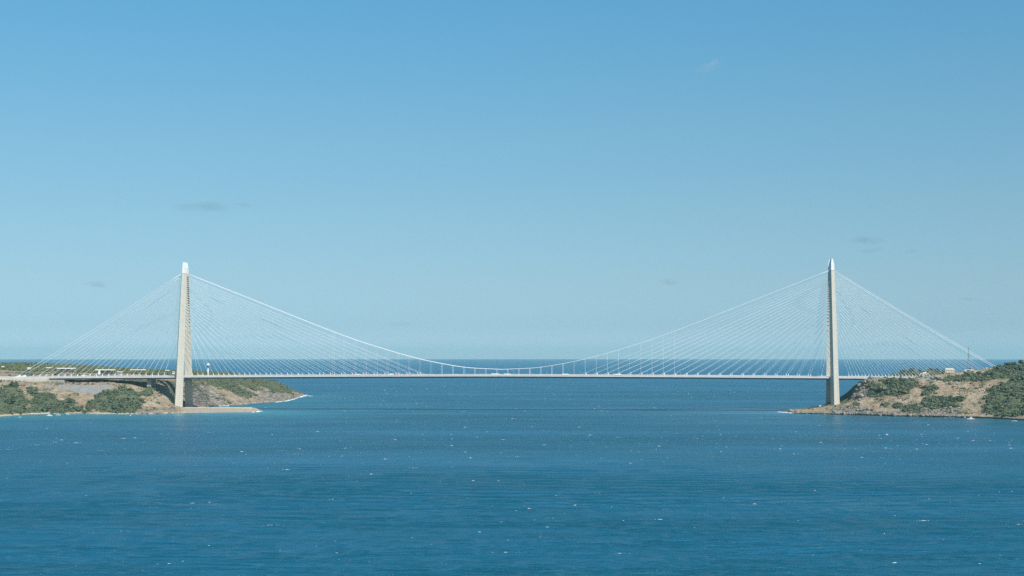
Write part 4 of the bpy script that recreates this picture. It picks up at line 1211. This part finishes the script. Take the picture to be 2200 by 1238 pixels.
# headland scrub beyond the bridge
hs_ = scatter(Xe, Ye, Ze, np.where(head & (Ze > 5), ge * np.clip(.7 + 1.6 * fbm(Xe / 28, Ye / 28, 83, 3), 0, 1), 0), 2.4, rv, 2.8, .45)
hill_ = scatter(Xa, Ya, Za, np.where((Da0 > 3075) & (Za > 58) & (PXa < 2075), np.clip(.8 + fbm(Xa / 30, Ya / 30, 85, 3) * 1.6, 0, 1), 0), 3.0, rv, 4.2, .35)
mid_ = scatter(Xe, Ye, Ze, np.where(back & (De0 < 3900), np.clip(ge * .7, 0, .8), 0), 4.0, rv, 3.0)
merged('headland_scrub', [(x, y, z - .3 * s, s, s * .75, random.randrange(8), random.uniform(0, 6.28)) for x, y, z, s, px, py in hs_ + mid_ + hill_], SMALL, M['leaf'])
# pine forest on the far plateau
fw = np.where((De0 > 3850) & (De0 < 5000) & (PXe < 545), np.clip((De0 - 3880) / 120, 0, 1), 0)
fo = scatter(Xe, Ye, Ze, fw, 3.2, rv, 6.0, .2)
merged('forest', [(x, y, z - .5, s, 8.0 * random.uniform(.85, 1.2), random.randrange(8), random.uniform(0, 6.28)) for x, y, z, s, px, py in fo], SMALL, M['leaf_forest'])

# boulders and outcrops along the rocky shores
def rock_shape(rng):
    bm = bmesh.new(); bmesh.ops.create_icosphere(bm, subdivisions=2, radius=1.0)
    v = np.array([p.co[:] for p in bm.verts]); f = [tuple(q.index for q in fc.verts) for fc in bm.faces]; bm.free()
    for _ in range(7):                       # cut flat facets
        d = rng.normal(size=3); d /= np.linalg.norm(d); h = rng.uniform(.45, .8)
        k = v @ d - h
        v = v - np.outer(np.maximum(k, 0), d)
    return v * np.array([1, .8, .8]), f
ROCKS = [rock_shape(rg) for _ in range(6)]
def rocks_from(Xg, Yg, Zg, w, spacing, size, n):
    p = scatter(Xg, Yg, Zg, w, spacing, rv, size, .45)
    p.sort(key=lambda q: random.random())
    return [(x, y, z - .1 * s, s * random.uniform(.8, 1.5), s, random.randrange(6), random.uniform(0, 6.28)) for x, y, z, s, px, py in p[:n]]
rk = rocks_from(Xa, Ya, Za, np.where((Da0 < 3040) & (Za > .3) & (Za < 3.5) & (PXa < 2075), .8, 0), 2.6, 1.3, 420)
rk += rocks_from(Xa, Ya, Za, np.where((Da0 < 3040) & (Za > 2) & (ra > .6), .9, 0), 3.2, 2.6, 420)
rk += rocks_from(Xe, Ye, Ze, np.where((De0 < 3100) & (Ze > .3) & (Ze < 4) & (PXe > 285) & (PXe < 392), .8, 0), 2.6, 1.3, 160)
rk += rocks_from(Xe, Ye, Ze, np.where((De0 > 3300) & (Ze > .2) & (Ze < 9) & (PXe > 436), .8, 0), 2.2, 2.3, 500)
merged('shore_rocks', rk, ROCKS, M['rock'])

# trees with trunks: the pines at the right edge, the cypress on the cliff, trees around the hilltop house
def tree(name, px, py, D, ht, rad_, label, cat='tree', kind='umbrella', group=None, z=None):
    p = at(px, py, D) if z is None else Vector((x_at(px, z, D), D, z))
    r = empty(name, p, random.uniform(0, 6), label, cat, group)
    g = MB()
    if kind == 'umbrella':
        g.tube((0, 0, -2), (.2, .1, ht * .62), .38, .22, 7)
        for k in range(5):
            a = k * 1.256 + .3
            g.tube((.2, .1, ht * .58), (rad_ * .6 * math.cos(a), rad_ * .6 * math.sin(a), ht * .8), .18, .08, 5)
        g.build('trunk', M['bark'], r)
        c = link('crown', shape_mesh('tree_crown', leaf_cloud(rg, 150, .5, .30), M['leaf_forest']), r, (0, 0, ht * .36))
        c.scale = (rad_, rad_, ht * .74)
    elif kind == 'cone':
        g.tube((0, 0, -1.5), (0, 0, ht * .5), .35, .2, 7); g.build('trunk', M['bark'], r)
        v, f = leaf_cloud(rg, 150, 1.6, .34, core=True)
        v[:, 2] = v[:, 2] / max(v[:, 2].max(), .1)
        k = np.clip(1.1 - v[:, 2], .12, 1)
        v[:, 0] *= k * 1.2; v[:, 1] *= k * 1.2
        c = link('crown', shape_mesh('tree_crown', (v, f), M['leaf']), r, (0, 0, ht * .08)); c.scale = (rad_, rad_, ht * .92)
    else:
        g.tube((0, 0, -1.5), (0, 0, ht * .5), .35, .2, 7); g.build('trunk', M['bark'], r)
        c = link('crown', shape_mesh('tree_crown', leaf_cloud(rg, 140, .85, .32), M['leaf']), r, (0, 0, ht * .04)); c.scale = (rad_, rad_, ht * .9)
    return r
tree('umbrella_pine', 2195, 789, 2976, 18, 8.5, 'tallest umbrella pine on the right ridge, cut by the picture edge', kind='umbrella')
tree('umbrella_pine', 2180, 789, 2972, 13.0, 5.5, 'middle umbrella pine on the right ridge, with visible trunk', kind='umbrella')
tree('umbrella_pine', 2165, 789, 2970, 11.5, 8.0, 'leftmost of the three umbrella pines on the right ridge', kind='umbrella')
tree('round_tree', 2148, 789.5, 2968, 6.0, 5.0, 'low dark tree on the ridge left of the umbrella pines', kind='round')
tree('round_tree', 2156, 789.5, 2966, 6.0, 4.5, 'low dark tree hard against the leftmost umbrella pine', kind='round')
tree('round_tree', 2137, 790.5, 2968, 4.2, 3.0, 'small dark tree at the foot of the right back stays', kind='round')
tree('cypress', 1837, 876, 2938, 14.0, 4.6, 'dark pointed conifer alone on the cliff right of the right tower', kind='cone')
for px, py, D, ht, rr, lab in ((1958, 799, 3240, 9, 7, 'dark bushy tree at the left end of the small hill behind the right stays'),
                               (1999, 797, 3245, 8, 7, 'dark bushy tree in the middle of the small hill behind the right stays'),
                               (2014, 798, 3230, 8, 6.5, 'dark bushy tree just left of the cream house'),
                               (2027, 796, 3215, 9, 6.0, 'dark bushy tree touching the left wall of the cream house'),
                               (1940, 803, 3225, 8, 8, 'broad low tree sloping down to the deck behind the right stays'),
                               (1978, 799, 3240, 6, 6, 'low tree on the crown of the small hill behind the right stays')):
    tree('round_tree', px, py, D, ht * 1.15, rr * 1.15, lab, kind='round', z=ground_height(px, D, 'e'))
tree('round_tree', 1, 822, 3118, 6, 4.5, 'small tree under the road at the far left edge', kind='round')
for px, D, ht, rr, lab in ((55, 3420, 8, 9, 'dark round tree left of the pair below the forest'), (68, 3430, 9, 8, 'dark round tree under the back stays at the far left'),
                           (120, 3560, 8, 8, 'dark tree in front of the long white service building'), (168, 3620, 9, 8, 'dark tree right of the long white service building'),
                           (20, 3330, 5, 5, 'small dark tree close behind the left road end')):
    tree('round_tree', px, 0, D, ht, rr, lab, kind='round', z=ground_height(px, D, 'w'))

# ------------------------------------------------------------------ foam
def foam_cap(v, f, x, y, w, d, h, rng, rot=0.0):
    """One breaking crest: a low ragged ridge."""
    n = max(3, min(7, int(w / 1.2) + 3)); o = len(v)
    cr, sr = math.cos(rot), math.sin(rot)
    for i in range(n):
        t = i / (n - 1) * 2 - 1
        e = max(.06, 1 - t * t) * rng.uniform(.5, 1.15)
        xx = t * w / 2; j = rng.normal() * d * .2
        for yy, zz in ((-d * .5 * e + j, 0.02), (j * .6, h * e), (d * .6 * e + j, 0.02)):
            v.append((x + xx * cr - yy * sr, y + xx * sr + yy * cr, zz))
    for i in range(n - 1):
        a = o + i * 3
        f.append((a, a + 3, a + 4, a + 1)); f.append((a + 1, a + 4, a + 5, a + 2))
rf = np.random.default_rng(29)
V_, F2 = [], []
def open_water(px, x, D):
    dd = min(float(dist_to(np.array(x), np.array(D), SH_W)), float(dist_to(np.array(x), np.array(D), SH_E)))
    if dd < 170 or (D > 2600 and (px < 480 or px > 1840)) or (D > 3300 and px < 690): return False
    return not (D > 3000 and px > 1690)
def one_cap(x, D, w):
    foam_cap(V_, F2, x, D, w, .25 + .10 * w, .05 + .055 * w, rf, rf.normal() * .16)
count = 0
while count < 2100:
    D = math.sqrt(rf.uniform(650 ** 2, 5800 ** 2)) if rf.random() < .7 else math.sqrt(rf.uniform(650 ** 2, 2200 ** 2))
    px = rf.uniform(-40, 2240)
    x = x_at(px, 0, D)
    if rf.random() > .15 + 1.1 * float(vnoise(np.array(x / 330), np.array(D / 190), 3)) or not open_water(px, x, D): continue
    count += 1
    k = rf.random()
    if k < .62: one_cap(x, D, rf.uniform(.3, 1.0))
    elif k < .9: one_cap(x, D, rf.uniform(.8, 1.9) * (1 + D / 9000))
    else:                                   # one crest breaking along its length
        w = rf.uniform(1.8, 3.6) * (1 + D / 6000)
        one_cap(x, D, w)
        L = rf.uniform(6, 34); tilt = rf.normal() * .05
        for q in range(rf.integers(3, 12)):
            dx = rf.uniform(-L, L)
            one_cap(x + dx, D + dx * tilt + rf.normal() * .5, rf.uniform(.3, 1.1) * (1.6 if abs(dx) < 5 else 1))
me = bpy.data.meshes.new('whitecaps'); me.from_pydata(V_, [], F2); me.materials.append(M['foam'])
o = link('whitecaps', me); o['kind'] = 'stuff'
# surf along the exposed rocks
V_, F2 = [], []
def surf(path, width, n, spread):
    P = [on_water(*p) for p in path]
    for _ in range(n):
        i = rf.integers(len(P) - 1); t = rf.random()
        p = P[i].lerp(P[i + 1], t); d = P[i + 1] - P[i]
        off = abs(rf.normal()) * spread
        foam_cap(V_, F2, p.x + rf.normal() * 2 + off * .4, p.y - off, width * rf.uniform(.4, 1.6), 2.2, .9, rf, math.atan2(d.y, d.x) + rf.normal() * .15)
surf([(590, 864.4), (612, 861.8), (628, 858.3), (641, 853.8), (654, 850.6)], 9, 130, 7)
surf([(641, 852.6), (656, 850.2), (668, 851.2)], 10, 60, 8)
surf([(470, 872.9), (490, 872.4)], 6, 16, 2)
surf([(545, 886.2), (556, 884.6), (564, 882.8)], 5, 26, 2.5)
surf([(1672, 885.2), (1684, 886.2), (1692, 886.9)], 6, 46, 3)
surf([(1692, 887.2), (1712, 888.5)], 3, 12, 1.5)
me = bpy.data.meshes.new('surf'); me.from_pydata(V_, [], F2); me.materials.append(M['foam'])
o = link('surf', me); o['kind'] = 'stuff'

# ------------------------------------------------------------------ clouds, far away and above the haze
def cloud_material(seed, dens, scale, pale=False):
    m = bpy.data.materials.new('cloud_vapour')
    m.use_nodes = True
    nt = m.node_tree; nt.nodes.clear()
    out = N(nt, 'ShaderNodeOutputMaterial')
    pv = N(nt, 'ShaderNodeVolumePrincipled')
    pv.inputs['Color'].default_value = (0.93, 0.94, 0.96, 1) if pale else (0.34, 0.37, 0.44, 1)
    tc = N(nt, 'ShaderNodeTexCoord')
    mp_ = mapping(nt, tc.outputs['Object'], scale)
    mp_.node.inputs['Location'].default_value = (seed * 3.1, seed * 1.7, seed)
    nz = noise(nt, mp_, 1.0, 5, 0.6)
    ln = N(nt, 'ShaderNodeVectorMath', operation='LENGTH'); nt.links.new(tc.outputs['Object'], ln.inputs[0])
    fall = math_node(nt, 'SUBTRACT', 1.0, ln.outputs['Value'])
    d = math_node(nt, 'ADD', math_node(nt, 'MULTIPLY', math_node(nt, 'SUBTRACT', nz, 0.53), 2.6), math_node(nt, 'MULTIPLY', fall, 0.9))
    d = math_node(nt, 'MULTIPLY', math_node(nt, 'MAXIMUM', d, 0.0), dens)
    nt.links.new(d, pv.inputs['Density'])
    nt.links.new(pv.outputs[0], out.inputs['Volume'])
    return m
def cloud(px, py, wpx, hpx, D, label, dens, tilt=0.0, seed=1):
    p = at(px, py, D)
    bm = bmesh.new(); bmesh.ops.create_icosphere(bm, subdivisions=3, radius=1.0)
    me = bpy.data.meshes.new('cloud'); bm.to_mesh(me); bm.free()
    me.materials.append(cloud_material(seed, dens / (wpx * .5 * D / F), (1.6, 1.6, 1.0), 'pale' in label))
    o = link('cloud', me, None, p)
    o.scale = (wpx * .68 * D / F, wpx * .45 * D / F, hpx * .55 * D / F)
    o.rotation_euler = (0, tilt, 0)
    return tag(o, label, 'cloud', 'faint small clouds')
cloud(437, 445, 130, 30, 20000, 'largest faint grey cloud, high above the left tower', 0.29, 0, 1)
cloud(521, 440, 44, 14, 20000, 'small grey wisp right of the largest cloud above the left tower', 0.20, 0, 2)
cloud(207, 611, 56, 15, 24000, 'small grey cloud low above the left side span', 0.30, .05, 3)
cloud(1528, 141, 62, 26, 20000, 'pale diagonal wisp high in the sky, left of the right tower', 0.27, -.45, 4)
cloud(1858, 516, 66, 22, 20000, 'grey cloud just right of the right tower top', 0.32, 0, 5)
cloud(1870, 538, 54, 14, 20000, 'thin grey wisp under the cloud beside the right tower top', 0.19, -.1, 6)
cloud(1438, 607, 40, 17, 24000, 'small broken cloud over the right half of the main span', 0.29, .1, 7)
cloud(1958, 540, 32, 10, 20000, 'tiny grey wisp right of the cloud beside the right tower top', 0.19, 0, 8)
cloud(2080, 643, 44, 8, 26000, 'thin flat cloud above the right back stays', 0.20, 0, 9)
cloud(862, 697, 90, 10, 28000, 'long faint streak above the main cable left of midspan', 0.14, 0, 10)

# ------------------------------------------------------------------ haze
HZ = 45200.0
g = MB(); g.box(-HZ, HZ, -HZ, HZ, -7.5, 332.0)
hm_ = bpy.data.materials.new('haze_air'); hm_.use_nodes = True
nt = hm_.node_tree; nt.nodes.clear()
out = N(nt, 'ShaderNodeOutputMaterial'); pv = N(nt, 'ShaderNodeVolumePrincipled')
pv.inputs['Color'].default_value = (0.50, 0.89, 1.0, 1)
pv.inputs['Density'].default_value = 2.2e-5
nt.links.new(pv.outputs[0], out.inputs['Volume'])
hz_o = g.build('haze', hm_); hz_o['kind'] = 'stuff'
